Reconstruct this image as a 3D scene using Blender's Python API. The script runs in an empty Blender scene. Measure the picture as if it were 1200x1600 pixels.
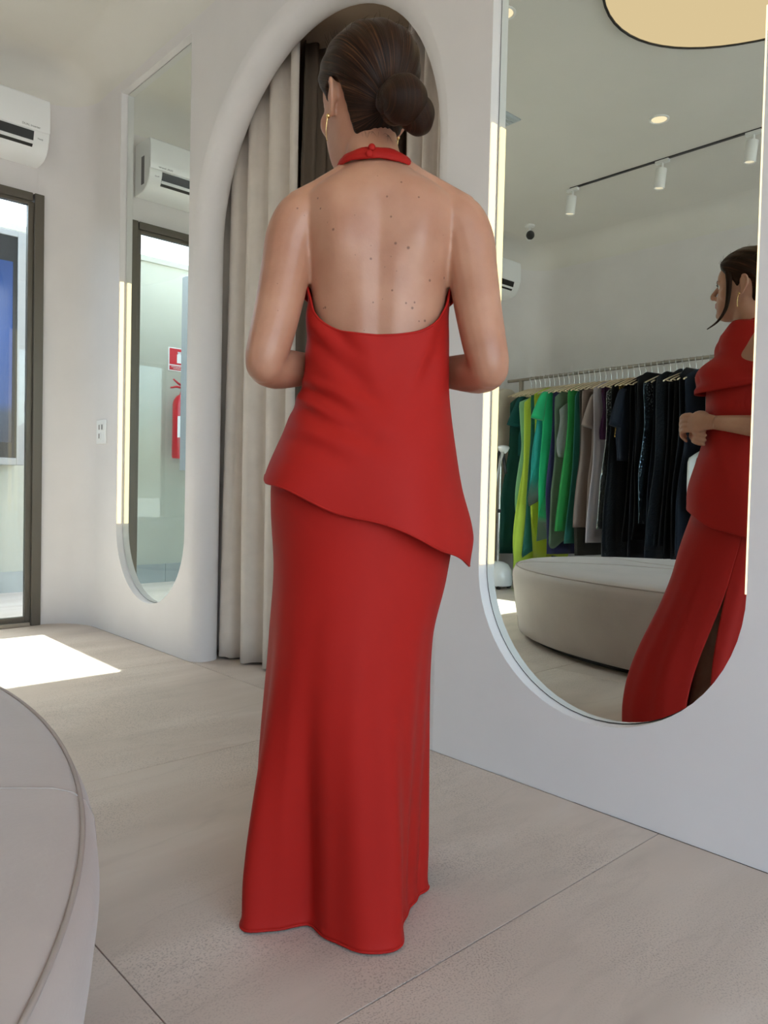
import bpy, bmesh, math, random
import numpy as np
from mathutils import Vector, Matrix, geometry
from mathutils.bvhtree import BVHTree
random.seed(7)
PI = math.pi
scn = bpy.context.scene
col = scn.collection

# ------------------------------------------------------------------ camera
CAM_H, FPX = 0.84, 1197.4
YAW, PIT, ROL = math.radians(42.881), math.radians(-1.695), math.radians(1.3163)
CF = Vector((math.sin(YAW)*math.cos(PIT), math.cos(YAW)*math.cos(PIT), math.sin(PIT)))
CR0 = Vector((math.cos(YAW), -math.sin(YAW), 0)); CU0 = CR0.cross(CF)
CR = math.cos(ROL)*CR0 + math.sin(ROL)*CU0
CU = -math.sin(ROL)*CR0 + math.cos(ROL)*CU0
cd = bpy.data.cameras.new('camera'); cam = bpy.data.objects.new('camera', cd); col.objects.link(cam)
cd.sensor_width = 36; cd.lens = FPX/1600*36; cd.clip_start = 0.02
m = Matrix.Identity(4)
for i in range(3):
    m[i][0] = CR[i]; m[i][1] = CU[i]; m[i][2] = -CF[i]
m[2][3] = CAM_H
cam.matrix_world = m
scn.camera = cam
def ray(px, py): return CF + CR*((px-600)/FPX) + CU*((800-py)/FPX)
def on_floor(px, py, z=0.0):
    d = ray(px, py); t = (z-CAM_H)/d.z; return Vector((0, 0, CAM_H)) + d*t

# ------------------------------------------------------------------ sky, sun, exposure
world = bpy.data.worlds.new('sky'); scn.world = world; world.use_nodes = True
wn = world.node_tree; bg = wn.nodes['Background']
sky = wn.nodes.new('ShaderNodeTexSky'); sky.sky_type = 'NISHITA'; sky.sun_disc = False
sky.sun_elevation = math.radians(60); sky.sun_rotation = math.radians(3)
sky.air_density = 1.0; sky.dust_density = 3.0; sky.ozone_density = 1.0
hz = wn.nodes.new('ShaderNodeMix'); hz.data_type = 'RGBA'; hz.inputs[0].default_value = 0.46; hz.inputs[7].default_value = (1.30, 1.22, 1.12, 1)   # bright hazy summer sky
wn.links.new(sky.outputs[0], hz.inputs[6]); wn.links.new(hz.outputs[2], bg.inputs[0]); bg.inputs[1].default_value = 0.9
sd = bpy.data.lights.new('sun', 'SUN'); sd.energy = 10.0; sd.angle = math.radians(0.6); sd.color = (1.0, 0.95, 0.88)
sun = bpy.data.objects.new('sun', sd); col.objects.link(sun)
sdir = Vector((-0.03, -1.47, -2.46)).normalized()
sun.rotation_euler = sdir.to_track_quat('-Z', 'Y').to_euler(); sun.location = (1.5, 8, 9)
vs = scn.view_settings
vs.view_transform = 'Standard'; vs.look = 'None'; vs.gamma = 1.0; vs.exposure = 1.6; vs.use_curve_mapping = False
scn.cycles.use_denoising = True
scn.cycles.diffuse_bounces = 7; scn.cycles.max_bounces = 14; scn.cycles.glossy_bounces = 6
scn.cycles.transparent_max_bounces = 12; scn.cycles.sample_clamp_indirect = 6.0
OVAL_E, LED_E, DOWN_E = 0.29, 0.72, 0.42

# ------------------------------------------------------------------ materials
MATS = {}
def mat(name, color, rough=0.6, metal=0.0, var=0.0, vscale=8.0, bump=0.0, bscale=60.0, sheen=0.0, coat=0.0,
        spec=0.5, emit=None, estr=0.0, stretch=None, sss=0.0):
    if name in MATS: return MATS[name]
    M = bpy.data.materials.new(name); M.use_nodes = True; N = M.node_tree; b = N.nodes['Principled BSDF']
    b.inputs['Base Color'].default_value = (*color, 1); b.inputs['Roughness'].default_value = rough
    b.inputs['Metallic'].default_value = metal; b.inputs['Specular IOR Level'].default_value = spec
    b.inputs['Sheen Weight'].default_value = sheen; b.inputs['Coat Weight'].default_value = coat
    if sss:
        b.inputs['Subsurface Weight'].default_value = sss; b.inputs['Subsurface Radius'].default_value = (0.012, 0.005, 0.003)
        b.inputs['Subsurface Scale'].default_value = 1.0
    if emit: b.inputs['Emission Color'].default_value = (*emit, 1); b.inputs['Emission Strength'].default_value = estr
    tc = N.nodes.new('ShaderNodeTexCoord'); src = tc.outputs['Object']
    if stretch:
        mp = N.nodes.new('ShaderNodeMapping'); mp.inputs['Scale'].default_value = stretch
        N.links.new(src, mp.inputs[0]); src = mp.outputs[0]
    if var:
        n = N.nodes.new('ShaderNodeTexNoise'); n.inputs['Scale'].default_value = vscale; n.inputs['Detail'].default_value = 4
        N.links.new(src, n.inputs['Vector'])
        r = N.nodes.new('ShaderNodeMapRange'); r.inputs[1].default_value = 0.3; r.inputs[2].default_value = 0.7
        r.inputs[3].default_value = 1-var; r.inputs[4].default_value = 1+var; N.links.new(n.outputs[0], r.inputs[0])
        x = N.nodes.new('ShaderNodeVectorMath'); x.operation = 'SCALE'; x.inputs[0].default_value = color
        N.links.new(r.outputs[0], x.inputs['Scale']); N.links.new(x.outputs[0], b.inputs['Base Color'])
    if bump:
        n2 = N.nodes.new('ShaderNodeTexNoise'); n2.inputs['Scale'].default_value = bscale; n2.inputs['Detail'].default_value = 3
        N.links.new(src, n2.inputs['Vector'])
        bp = N.nodes.new('ShaderNodeBump'); bp.inputs['Strength'].default_value = bump; bp.inputs['Distance'].default_value = 0.004
        N.links.new(n2.outputs[0], bp.inputs['Height']); N.links.new(bp.outputs[0], b.inputs['Normal'])
    MATS[name] = M
    return M

def emis(name, color, strength):
    M = bpy.data.materials.new(name); M.use_nodes = True; N = M.node_tree
    N.nodes.remove(N.nodes['Principled BSDF']); e = N.nodes.new('ShaderNodeEmission')
    e.inputs[0].default_value = (*color, 1); e.inputs[1].default_value = strength
    N.links.new(e.outputs[0], N.nodes['Material Output'].inputs[0]); return M

plaster = mat('plaster', (0.70, 0.672, 0.67), 0.85, var=0.03, vscale=3, bump=0.06, bscale=25)
plaster_ceiling = mat('ceiling_paint', (0.70, 0.675, 0.63), 0.9, var=0.02, vscale=2)
room_brown = mat('fitting_room_paint', (0.46, 0.36, 0.27), 0.9)
ext_paint = mat('courtyard_paint', (0.46, 0.455, 0.39), 0.9, var=0.05, vscale=2)
ext_tile = mat('courtyard_tile', (0.36, 0.38, 0.37), 0.6, var=0.1, vscale=6)
bronze = mat('bronze_aluminium', (0.125, 0.11, 0.09), 0.42, 0.35)
bronze_lt = mat('champagne_metal', (0.36, 0.32, 0.27), 0.38, 0.7)
white_pl = mat('white_plastic', (0.82, 0.83, 0.84), 0.28, coat=0.3)
white_met = mat('white_metal', (0.80, 0.80, 0.78), 0.45)
black_pl = mat('black_plastic', (0.012, 0.012, 0.013), 0.35)
dark_gap = mat('dark_gasket', (0.03, 0.028, 0.027), 0.6)
grey_txt = mat('grey_print', (0.16, 0.16, 0.17), 0.5)
chrome = mat('chrome', (0.85, 0.86, 0.88), 0.12, 1.0)
gold = mat('gold', (0.85, 0.58, 0.24), 0.22, 1.0)
grey_case = mat('grey_case', (0.30, 0.30, 0.30), 0.45)
vinyl = mat('ottoman_suede', (0.43, 0.355, 0.315), 0.55, var=0.06, vscale=5, bump=0.10, bscale=120, sheen=0.25)
curtain_m = mat('curtain_fabric', (0.56, 0.50, 0.445), 0.75, var=0.05, vscale=14, sheen=0.2, bump=0.08, bscale=400)
red_cloth = mat('red_crepe', (0.37, 0.0130, 0.0090), 0.62, var=0.04, vscale=5, bump=0.05, bscale=900, spec=0.14)
red_paint = mat('red_paint', (0.55, 0.01, 0.02), 0.3, coat=0.3)
flock = mat('beige_flock', (0.68, 0.56, 0.40), 0.8)

mirror_m = bpy.data.materials.new('mirror_silver'); mirror_m.use_nodes = True
b = mirror_m.node_tree.nodes['Principled BSDF']
b.inputs['Base Color'].default_value = (0.80, 0.85, 0.815, 1); b.inputs['Metallic'].default_value = 1; b.inputs['Roughness'].default_value = 0.0

glass_m = bpy.data.materials.new('clear_glass'); glass_m.use_nodes = True; N = glass_m.node_tree
N.nodes.remove(N.nodes['Principled BSDF'])
tr = N.nodes.new('ShaderNodeBsdfTransparent'); tr.inputs[0].default_value = (0.93, 0.965, 0.95, 1)
gl = N.nodes.new('ShaderNodeBsdfGlossy'); gl.inputs['Roughness'].default_value = 0.0
lw = N.nodes.new('ShaderNodeLayerWeight'); pw = N.nodes.new('ShaderNodeMath'); pw.operation = 'POWER'; pw.inputs[1].default_value = 5; N.links.new(lw.outputs['Facing'], pw.inputs[0])
fr = N.nodes.new('ShaderNodeMath'); fr.operation = 'MULTIPLY_ADD'; fr.inputs[1].default_value = .95; fr.inputs[2].default_value = .035; N.links.new(pw.outputs[0], fr.inputs[0])
mx = N.nodes.new('ShaderNodeMixShader'); N.links.new(fr.outputs[0], mx.inputs[0]); N.links.new(tr.outputs[0], mx.inputs[1])
N.links.new(gl.outputs[0], mx.inputs[2]); N.links.new(mx.outputs[0], N.nodes['Material Output'].inputs[0])

tint_m = glass_m.copy(); tint_m.name = 'tinted_door_glass'
[n_ for n_ in tint_m.node_tree.nodes if n_.type == 'BSDF_TRANSPARENT'][0].inputs[0].default_value = (0.76, 0.82, 0.81, 1)

# stone floor
def stone(name, c1, c2, c3):
    M = bpy.data.materials.new(name); M.use_nodes = True; N = M.node_tree; b = N.nodes['Principled BSDF']; L = N.links.new
    tc = N.nodes.new('ShaderNodeTexCoord'); oi = N.nodes.new('ShaderNodeObjectInfo')
    sc_ = N.nodes.new('ShaderNodeVectorMath'); sc_.operation = 'SCALE'; sc_.inputs[0].default_value = (17, 9, 5); L(oi.outputs['Random'], sc_.inputs['Scale'])
    ad = N.nodes.new('ShaderNodeVectorMath'); ad.operation = 'ADD'; L(tc.outputs['Object'], ad.inputs[0]); L(sc_.outputs[0], ad.inputs[1])
    mp = N.nodes.new('ShaderNodeMapping'); mp.inputs['Rotation'].default_value = (0, 0, math.radians(38)); mp.inputs['Scale'].default_value = (0.8, 3.2, 1); L(ad.outputs[0], mp.inputs[0])
    n1 = N.nodes.new('ShaderNodeTexNoise'); n1.inputs['Scale'].default_value = 1.6; n1.inputs['Detail'].default_value = 7; n1.inputs['Distortion'].default_value = 0.6; L(mp.outputs[0], n1.inputs['Vector'])
    r1 = N.nodes.new('ShaderNodeValToRGB'); L(n1.outputs[0], r1.inputs[0]); e = r1.color_ramp.elements
    e[0].position = 0.30; e[0].color = (*c2, 1); e[1].position = 0.68; e[1].color = (*c3, 1); k = e.new(0.5); k.color = (*c1, 1)
    # thin darker veins
    n2 = N.nodes.new('ShaderNodeTexNoise'); n2.inputs['Scale'].default_value = 0.9; n2.inputs['Detail'].default_value = 5; L(mp.outputs[0], n2.inputs['Vector'])
    s1 = N.nodes.new('ShaderNodeMath'); s1.operation = 'SUBTRACT'; L(n2.outputs[0], s1.inputs[0]); s1.inputs[1].default_value = 0.5
    a1 = N.nodes.new('ShaderNodeMath'); a1.operation = 'ABSOLUTE'; L(s1.outputs[0], a1.inputs[0])
    mr = N.nodes.new('ShaderNodeMapRange'); L(a1.outputs[0], mr.inputs[0]); mr.inputs[1].default_value = 0; mr.inputs[2].default_value = 0.014; mr.inputs[3].default_value = 0.94; mr.inputs[4].default_value = 1
    # grainy speckle
    n3 = N.nodes.new('ShaderNodeTexNoise'); n3.inputs['Scale'].default_value = 260; n3.inputs['Detail'].default_value = 2; L(ad.outputs[0], n3.inputs['Vector'])
    m3 = N.nodes.new('ShaderNodeMapRange'); L(n3.outputs[0], m3.inputs[0]); m3.inputs[1].default_value = 0.32; m3.inputs[2].default_value = 0.5; m3.inputs[3].default_value = 0.66; m3.inputs[4].default_value = 1.03
    n4 = N.nodes.new('ShaderNodeTexNoise'); n4.inputs['Scale'].default_value = 2.2; L(ad.outputs[0], n4.inputs['Vector'])
    m4 = N.nodes.new('ShaderNodeMapRange'); L(n4.outputs[0], m4.inputs[0]); m4.inputs[1].default_value = 0.4; m4.inputs[2].default_value = 0.6
    mm = N.nodes.new('ShaderNodeMix'); mm.inputs[2].default_value = 1.0; L(m4.outputs[0], mm.inputs[0]); L(m3.outputs[0], mm.inputs[3])
    pr = N.nodes.new('ShaderNodeMath'); pr.operation = 'MULTIPLY'; L(mr.outputs[0], pr.inputs[0]); L(mm.outputs[0], pr.inputs[1])
    vm = N.nodes.new('ShaderNodeVectorMath'); vm.operation = 'SCALE'; L(r1.outputs[0], vm.inputs[0]); L(pr.outputs[0], vm.inputs['Scale'])
    L(vm.outputs[0], b.inputs['Base Color']); b.inputs['Roughness'].default_value = 0.5
    bp = N.nodes.new('ShaderNodeBump'); bp.inputs['Strength'].default_value = 0.25; bp.inputs['Distance'].default_value = 0.002
    L(mm.outputs[0], bp.inputs['Height']); L(bp.outputs[0], b.inputs['Normal'])
    return M
stone_m = stone('stone_tile', (0.55, 0.465, 0.40), (0.49, 0.415, 0.355), (0.60, 0.52, 0.455))
grout_m = mat('grout', (0.26, 0.23, 0.20), 0.9)

# ------------------------------------------------------------------ mesh helpers
def mesh_of(name, v, f, smooth=None):
    me = bpy.data.meshes.new(name); me.from_pydata([tuple(x) for x in v], [], f); me.update()
    bm = bmesh.new(); bm.from_mesh(me); bmesh.ops.recalc_face_normals(bm, faces=bm.faces); bm.to_mesh(me); bm.free()
    if smooth is not None:
        for p in me.polygons: p.use_smooth = True
        if smooth < 179: me.set_sharp_from_angle(angle=math.radians(smooth))
    return me
def link(name, me, material=None, parent=None):
    o = bpy.data.objects.new(name, me); col.objects.link(o)
    if parent: o.parent = parent
    if material and me is not None and not me.materials: me.materials.append(material)
    return o
def obj(name, v, f, material, parent=None, smooth=None): return link(name, mesh_of(name, v, f, smooth), material, parent)
def tag(o, label, cat, group=None, kind=None):
    if label: o['label'] = label
    if cat: o['category'] = cat
    if group: o['group'] = group
    if kind: o['kind'] = kind
    return o
def struct(o, label=None):
    o['kind'] = 'structure'
    if label: o['label'] = label
    return o
def thing(name, label, cat, loc=(0, 0, 0), rz=0, group=None):
    o = bpy.data.objects.new(name, None); col.objects.link(o); o.location = loc; o.rotation_euler = (0, 0, rz)
    o.empty_display_size = 0.05
    return tag(o, label, cat, group)
class MB:
    def __init__(s): s.v = []; s.f = []
    def add(s, v, f):
        n = len(s.v); s.v += [tuple(x) for x in v]; s.f += [[i+n for i in q] for q in f]; return s
    def box(s, lo, hi):
        x0, y0, z0 = lo; x1, y1, z1 = hi
        return s.add([(x0,y0,z0),(x1,y0,z0),(x1,y1,z0),(x0,y1,z0),(x0,y0,z1),(x1,y0,z1),(x1,y1,z1),(x0,y1,z1)],
                     [(0,3,2,1),(4,5,6,7),(0,1,5,4),(1,2,6,5),(2,3,7,6),(3,0,4,7)])
    def grid(s, rows, closed=False, cap=False):
        n = len(rows[0]); v = [p for r in rows for p in r]; f = []
        for i in range(len(rows)-1):
            for j in range(n if closed else n-1):
                k = (j+1) % n; f.append((i*n+j, i*n+k, (i+1)*n+k, (i+1)*n+j))
        if cap: f.append(tuple(range(n-1, -1, -1))); f.append(tuple((len(rows)-1)*n+j for j in range(n)))
        return s.add(v, f)
    def tube(s, pts, r, n=10, cap=True, flat=1.0, up=None):
        pts = [Vector(p) for p in pts]; rs = r if hasattr(r, '__len__') else [r]*len(pts)
        rows = []; u = Vector(up) if up else None
        for i, p in enumerate(pts):
            t = (pts[min(i+1, len(pts)-1)] - pts[max(i-1, 0)]).normalized()
            if u is None: u = t.orthogonal()
            u = (u - t*u.dot(t)).normalized(); w = t.cross(u)
            rows.append([p + (u*math.cos(a)*flat + w*math.sin(a))*rs[i] for a in [2*PI*k/n for k in range(n)]])
        return s.grid(rows, True, cap)
    def ell(s, c, r, rot=None, nu=16, nv=10):
        rows = []
        for i in range(1, nv):
            a = PI*i/nv
            rows.append([Vector((r[0]*math.sin(a)*math.cos(2*PI*k/nu), r[1]*math.sin(a)*math.sin(2*PI*k/nu), r[2]*math.cos(a))) for k in range(nu)])
        rows = [[(rot @ p if rot else p) + Vector(c) for p in q] for q in rows]
        return s.grid(rows, True, True)
    def lathe(s, prof, c=(0, 0, 0), n=24):
        return s.grid([[(c[0]+r*math.cos(2*PI*k/n), c[1]+r*math.sin(2*PI*k/n), c[2]+z) for k in range(n)] for r, z in prof], True, True)
    def prism(s, poly, axis, a, b):
        def P(u, v, w): return {'x': (w, u, v), 'y': (u, w, v), 'z': (u, v, w)}[axis]
        return s.grid([[P(u, v, a) for u, v in poly], [P(u, v, b) for u, v in poly]], True, True)
    def build(s, name, material, parent=None, smooth=None, bevel=0, solid=0):
        o = obj(name, s.v, s.f, material, parent, smooth)
        if solid:
            md = o.modifiers.new('thickness', 'SOLIDIFY'); md.thickness = solid; md.offset = 0
        if bevel:
            md = o.modifiers.new('bevel', 'BEVEL'); md.width = bevel; md.segments = 3; md.limit_method = 'ANGLE'; md.angle_limit = math.radians(40)
            for p in o.data.polygons: p.use_smooth = True
            o.data.set_sharp_from_angle(angle=math.radians(40))
        return o
def box(name, lo, hi, material, parent=None, bevel=0): return MB().box(lo, hi).build(name, material, parent, bevel=bevel)
def sm(a, b, x):
    t = min(1, max(0, (x-a)/(b-a))); return t*t*(3-2*t)
def interp(tab, z):
    zs = [r[0] for r in tab]
    if z <= zs[0]: return tab[0][1:]
    if z >= zs[-1]: return tab[-1][1:]
    for i in range(len(tab)-1):
        if zs[i] <= z <= zs[i+1]:
            t = (z-zs[i])/(zs[i+1]-zs[i])
            a, b2 = tab[i], tab[i+1]; pa, nb = tab[max(i-1, 0)], tab[min(i+2, len(tab)-1)]
            out = []
            for k in range(1, len(a)):
                d0 = (b2[k]-pa[k])/(b2[0]-pa[0])*(b2[0]-a[0]); d1 = (nb[k]-a[k])/(nb[0]-a[0])*(b2[0]-a[0])
                out.append((2*t**3-3*t*t+1)*a[k]+(t**3-2*t*t+t)*d0+(-2*t**3+3*t*t)*b2[k]+(t**3-t*t)*d1)
            return out
def catmull(pts, sub=6, closed=False):
    P = [Vector(p) for p in pts]; n = len(P); out = []
    for i in range(n if closed else n-1):
        g = (lambda k: P[k % n]) if closed else (lambda k: P[min(max(k, 0), n-1)])
        a, b_, c, d = g(i-1), g(i), g(i+1), g(i+2)
        for k in range(sub):
            t = k/sub
            out.append(0.5*((2*b_)+(c-a)*t+(2*a-5*b_+4*c-d)*t*t+(3*b_-a-3*c+d)*t**3))
    if not closed: out.append(P[-1])
    return out
def text(name, s, size, loc, rot, material, parent=None):
    cu = bpy.data.curves.new(name, 'FONT'); cu.body = s; cu.size = size; cu.extrude = 0.0004
    t = bpy.data.objects.new(name, cu); col.objects.link(t)
    me = bpy.data.meshes.new_from_object(t.evaluated_get(bpy.context.evaluated_depsgraph_get()))
    bpy.data.objects.remove(t)
    o = link(name, me, None, parent); me.materials.clear(); me.materials.append(material)
    o.location = loc; o.rotation_euler = rot; return o

# ------------------------------------------------------------------ the room
D, L, XL, YB = 1.797, 4.65, -2.65, -2.4      # mirror wall, door wall, rail wall, street wall
WT, ZC, RC = 3.02, 3.22, 0.25                # top of straight wall, ceiling, corner radius
CH = ZC - WT
# floor
fl = struct(box('floor', (XL, YB, -0.10), (3.2, 4.66, -0.004), grout_m), 'pale stone tiled shop floor')
xs = [XL, -1.84, -0.64, 0.56, D-0.002]; ys = [YB, -1.52, -0.309, 0.902, 2.113, 3.324, 4.535, 4.655]
def tile(x0, x1, y0, y1, parent, z=0.0, m_=None):
    cx, cy = (x0+x1)/2, (y0+y1)/2
    o = MB().box((x0+.0012-cx, y0+.0012-cy, -0.01), (x1-.0012-cx, y1-.0012-cy, 0)).build('tile', m_ or stone_m, parent, bevel=0.0008)
    o.location = (cx, cy, z); return o
for i in range(len(xs)-1):
    for j in range(len(ys)-1): tile(xs[i], xs[i+1], ys[j], ys[j+1], fl)
for j, (a, b_) in enumerate([(1.15, 2.113), (2.113, 3.324), (3.324, 3.75)]): tile(D, 3.05, a, b_, fl)

# mirror wall with the arch and two mirror recesses
AC_, AR, AZ, BR = 2.487, 0.733, 1.965, 0.075     # arch centre y, half width, spring height, bullnose radius
def arch_line(o, n=40):
    r = AR + o
    pts = [(AC_-r, 0.0), (AC_-r, 0.6), (AC_-r, 1.3)]
    pts += [(AC_-r*math.cos(PI*k/n), AZ+r*math.sin(PI*k/n)) for k in range(n+1)]
    return pts + [(AC_+r, 1.3), (AC_+r, 0.6), (AC_+r, 0.0)]
def stadium(y0, y1, zb, zt, n=32):
    r = (y1-y0)/2; c = (y0+y1)/2
    return [(y0, zt)] + [(c-r*math.cos(PI*k/n), zb+r-r*math.sin(PI*k/n)) for k in range(n+1)] + [(y1, zt)]
MIR = [(0.712, 1.507, 0.226, 2.965), (3.338, 4.110, 0.222, 2.965)]
RD = 0.036
al = arch_line(BR)
outer = [(YB, 0.0)] + al + [(L-RC, 0.0), (L-RC, WT), (YB, WT)]
loops = [outer] + [stadium(*q)[::-1] for q in MIR]
tri = geometry.tessellate_polygon([[Vector((y, z, 0)) for y, z in q] for q in loops])
allp = [p for q in loops for p in q]
w = MB(); w.add([(D, y, z) for y, z in allp], [tuple(t) for t in tri])
rows = []
for k in range(13):
    a = PI*k/12
    rows.append([(D+BR-BR*math.cos(a), y, z) for y, z in arch_line(BR-BR*math.sin(a))])
w.grid(rows)
wb = MB()
o2 = [(YB, 0.0)] + al + [(L-RC, 0.0), (L-RC, WT+CH), (YB, WT+CH)]
tri2 = geometry.tessellate_polygon([[Vector((y, z, 0)) for y, z in o2]])
w.add([(D+2*BR, y, z) for y, z in o2], [tuple(t) for t in tri2])
for q in MIR:
    s_ = stadium(*q)
    w.grid([[(D, y, z) for y, z in s_ + s_[:1]], [(D+RD+.01, y, z) for y, z in s_ + s_[:1]]])
    w.add([(D+RD+.01, y, z) for y, z in s_], [tuple(range(len(s_)))])
struct(w.build('wall_right', plaster, smooth=35), 'off-white plaster wall with an arch and two recessed mirrors')

def outline(d, n=10):
    # plan of the room inset by d; corners rounded RC at the door wall/mirror wall and small elsewhere
    r0 = RC; pts = []
    for cx, cy, a0 in [(D-r0, L-r0, 0), (XL+r0, L-r0, PI/2), (XL+r0, YB+r0, PI), (D-r0, YB+r0, 1.5*PI)]:
        for k in range(n+1):
            a = a0 + PI/2*k/n; pts.append((cx+(r0-d)*math.cos(a), cy+(r0-d)*math.sin(a)))
    return pts
c = MB(); rows = []
for k in range(11):
    a = PI/2*k/10; rows.append([(x, y, WT+CH*math.sin(a)) for x, y in outline(CH*(1-math.cos(a)))])
c.grid(rows, True); c.add(rows[-1], [tuple(range(len(rows[-1])))])
# slab above so no daylight leaks
struct(c.build('ceiling', plaster_ceiling, smooth=60), 'pale ceiling that curves down into the walls')
struct(box('roof_slab', (XL-.3, YB-.3, ZC+0.06), (3.4, L+.12, ZC+0.20), plaster_ceiling))

# door wall (y = L): rounded corner, pier, lintel, far pier
DX0, DX1, DZ = -1.15, 1.575, 2.485
pl = outline(0)
corner = [(x, y) for x, y in pl[:11]]          # from (D, L-RC) round to (D-RC, L)
w = MB()
w.grid([[(x, y, z) for x, y in corner] for z in (0, WT)])
w.add([(DX1, L, 0), (D-RC, L, 0), (D-RC, L, WT), (DX1, L, WT)], [(0, 1, 2, 3)]) if D-RC > DX1 else None
wf = struct(w.build('wall_far', plaster, smooth=60), 'door wall, rounded into the mirror wall')
# solid wall pieces behind the skin
x1 = max(D-RC, DX1)
MB().box((D-RC, L, DZ), (D+.3, L+.12, ZC+.1)).box((DX1, L+0.001, 0), (D+.3, L+.12, ZC+.1)).box((DX0, L, DZ), (D-RC+.001, L+.12, ZC+.1)).box((XL-.2, L, 0), (DX0, L+.12, ZC+.1)).build('wall_mass', plaster, wf)
# rail wall with its rounded corners
w = MB(); w.grid([[(x, y, z) for x, y in pl[11:33]] for z in (0, WT)])
struct(w.build('wall_left', plaster, smooth=60), 'plain plaster wall behind the clothes rail')
struct(box('wall_left_mass', (XL-.2, YB-.2, 0), (XL-.01, L+.12, ZC+.1), plaster))
# street wall behind the photographer: unseen wide window added for daylight fill
WX0, WX1, WZ0, WZ1 = -2.3, 1.45, 0.12, 2.8
MB_ = MB().box((XL-.2, YB-.14, 0), (WX0, YB, ZC+.1)).box((WX1, YB-.14, 0), (D+.3, YB, ZC+.1)).box((WX0, YB-.14, 0), (WX1, YB, WZ0)).box((WX0, YB-.14, WZ1), (WX1, YB, ZC+.1))
struct(MB_.build('wall_back', plaster), 'street wall with the added fill window')
fill_win = struct(bpy.data.objects.new('fill_window', None), 'wide unseen window added for daylight fill'); col.objects.link(fill_win); fill_win.location = (0, YB-.07, 0)
def member(name, lo, hi, m_, par): return box(name, lo, hi, m_, par, 0.002)
member('frame', (WX0, -.03, WZ0), (WX0+.05, .03, WZ1), bronze, fill_win); member('frame', (WX1-.05, -.03, WZ0), (WX1, .03, WZ1), bronze, fill_win)
member('frame', (WX0+.05, -.03, WZ0), (WX1-.05, .03, WZ0+.05), bronze, fill_win); member('frame', (WX0+.05, -.03, WZ1-.05), (WX1-.05, .03, WZ1), bronze, fill_win)
member('mullion', (-.45, -.03, WZ0+.05), (-.40, .03, WZ1-.05), bronze, fill_win)
for a, b_ in [(WX0+.05, -.45), (-.40, WX1-.05)]: box('pane', (a, -.004, WZ0+.05), (b_, .004, WZ1-.05), glass_m, fill_win)
# mirror-wall mass behind camera side and above fitting room
struct(box('wall_right_mass', (D+.05, YB-.2, 0), (D+.25, 0.60, ZC+.1), plaster))

# glazed door
dr = struct(bpy.data.objects.new('door_1', None), 'wide glazed door in a dark bronze frame'); col.objects.link(dr); dr.location = (0, L, 0)
member('jamb', (DX1-.052, -.022, 0), (DX1, .085, DZ), bronze, dr)
member('jamb', (DX0, -.022, 0), (DX0+.062, .085, DZ), bronze, dr)
member('head', (DX0+.062, -.018, DZ-.045), (DX1-.062, .085, DZ), bronze, dr)
member('sill', (DX0+.062, -.03, 0.001), (DX1-.062, .10, 0.022), bronze_lt, dr)
def leaf(x0, x1, y0):
    z0, z1 = .022, DZ-.045
    lf = member('stile', (x0, y0, z0), (x0+.03, y0+.035, z1), bronze, dr)
    member('stile', (x1-.03, y0, z0), (x1, y0+.035, z1), bronze, dr)
    member('rail', (x0+.03, y0, z0), (x1-.03, y0+.035, z0+.03), bronze, dr); member('rail', (x0+.03, y0, z1-.02), (x1-.03, y0+.035, z1), bronze, dr)
    box('pane', (x0+.03, y0+.014, z0+.03), (x1-.03, y0+.022, z1-.02), tint_m, dr)
leaf(0.20, DX1-.052, 0.0); leaf(DX0+.062, 0.24, .040)

# fitting room behind the arch
FX = 3.05; F0, F1, FZ = 1.15, 3.75, 2.86
struct(box('wall_fitting_back', (FX, F0-.1, 0), (FX+.1, F1+.1, FZ+.1), room_brown), 'brown back wall of the fitting room')
struct(box('wall_fitting_left', (D+2*BR, F1, 0), (FX, F1+.1, FZ+.1), room_brown)); struct(box('wall_fitting_right', (D+2*BR, F0-.1, 0), (FX, F0, FZ+.1), room_brown))
struct(box('ceiling_fitting', (D+2*BR, F0-.1, FZ), (FX+.1, F1+.1, FZ+.1), room_brown), 'brown ceiling of the fitting room')

# courtyard beyond the door
YE = 6.127
cf = struct(box('courtyard_floor', (-6, L+.12, -.12), (6, YE+.15, -.012), grout_m))
for i in range(5):
    for j, (a, b_) in enumerate([(L+.12, 5.45), (5.45, YE)]): tile(-2.6+1.0*i, -1.6+1.0*i, a, b_, cf, -.002)
we = struct(box('wall_courtyard', (-6, YE, -.1), (6, YE+.15, 2.72), ext_paint), 'sunlit cream courtyard wall')
box('coping', (-6, YE-.015, 2.70), (6, YE+.165, 2.745), ext_paint, we)
for i in range(9):
    box('skirting_tile', (-2.2+.55*i, YE-.012, -.002), (-2.2+.55*i+.546, YE, .155), ext_tile, we)
struct(box('ground_street', (-30, -40, -.25), (30, 40, -.13), mat('paving', (.35, .34, .32), .9)))
wn2 = struct(bpy.data.objects.new('window_2', None), 'narrow bright window with dark ends in the courtyard wall'); col.objects.link(wn2); wn2.location = (2.02, YE, 0)
box('pane', (-.09, -.012, 1.12), (.09, -.004, 2.17), mat('white_blind', (.92, .94, .95), .5), wn2)
nav = mat('navy_panel', (.03, .05, .10), .4)
box('end_panel', (-.09, -.02, 2.17), (.09, 0, 2.30), nav, wn2); box('end_panel', (-.09, -.02, 1.0), (.09, 0, 1.12), nav, wn2)

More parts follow.
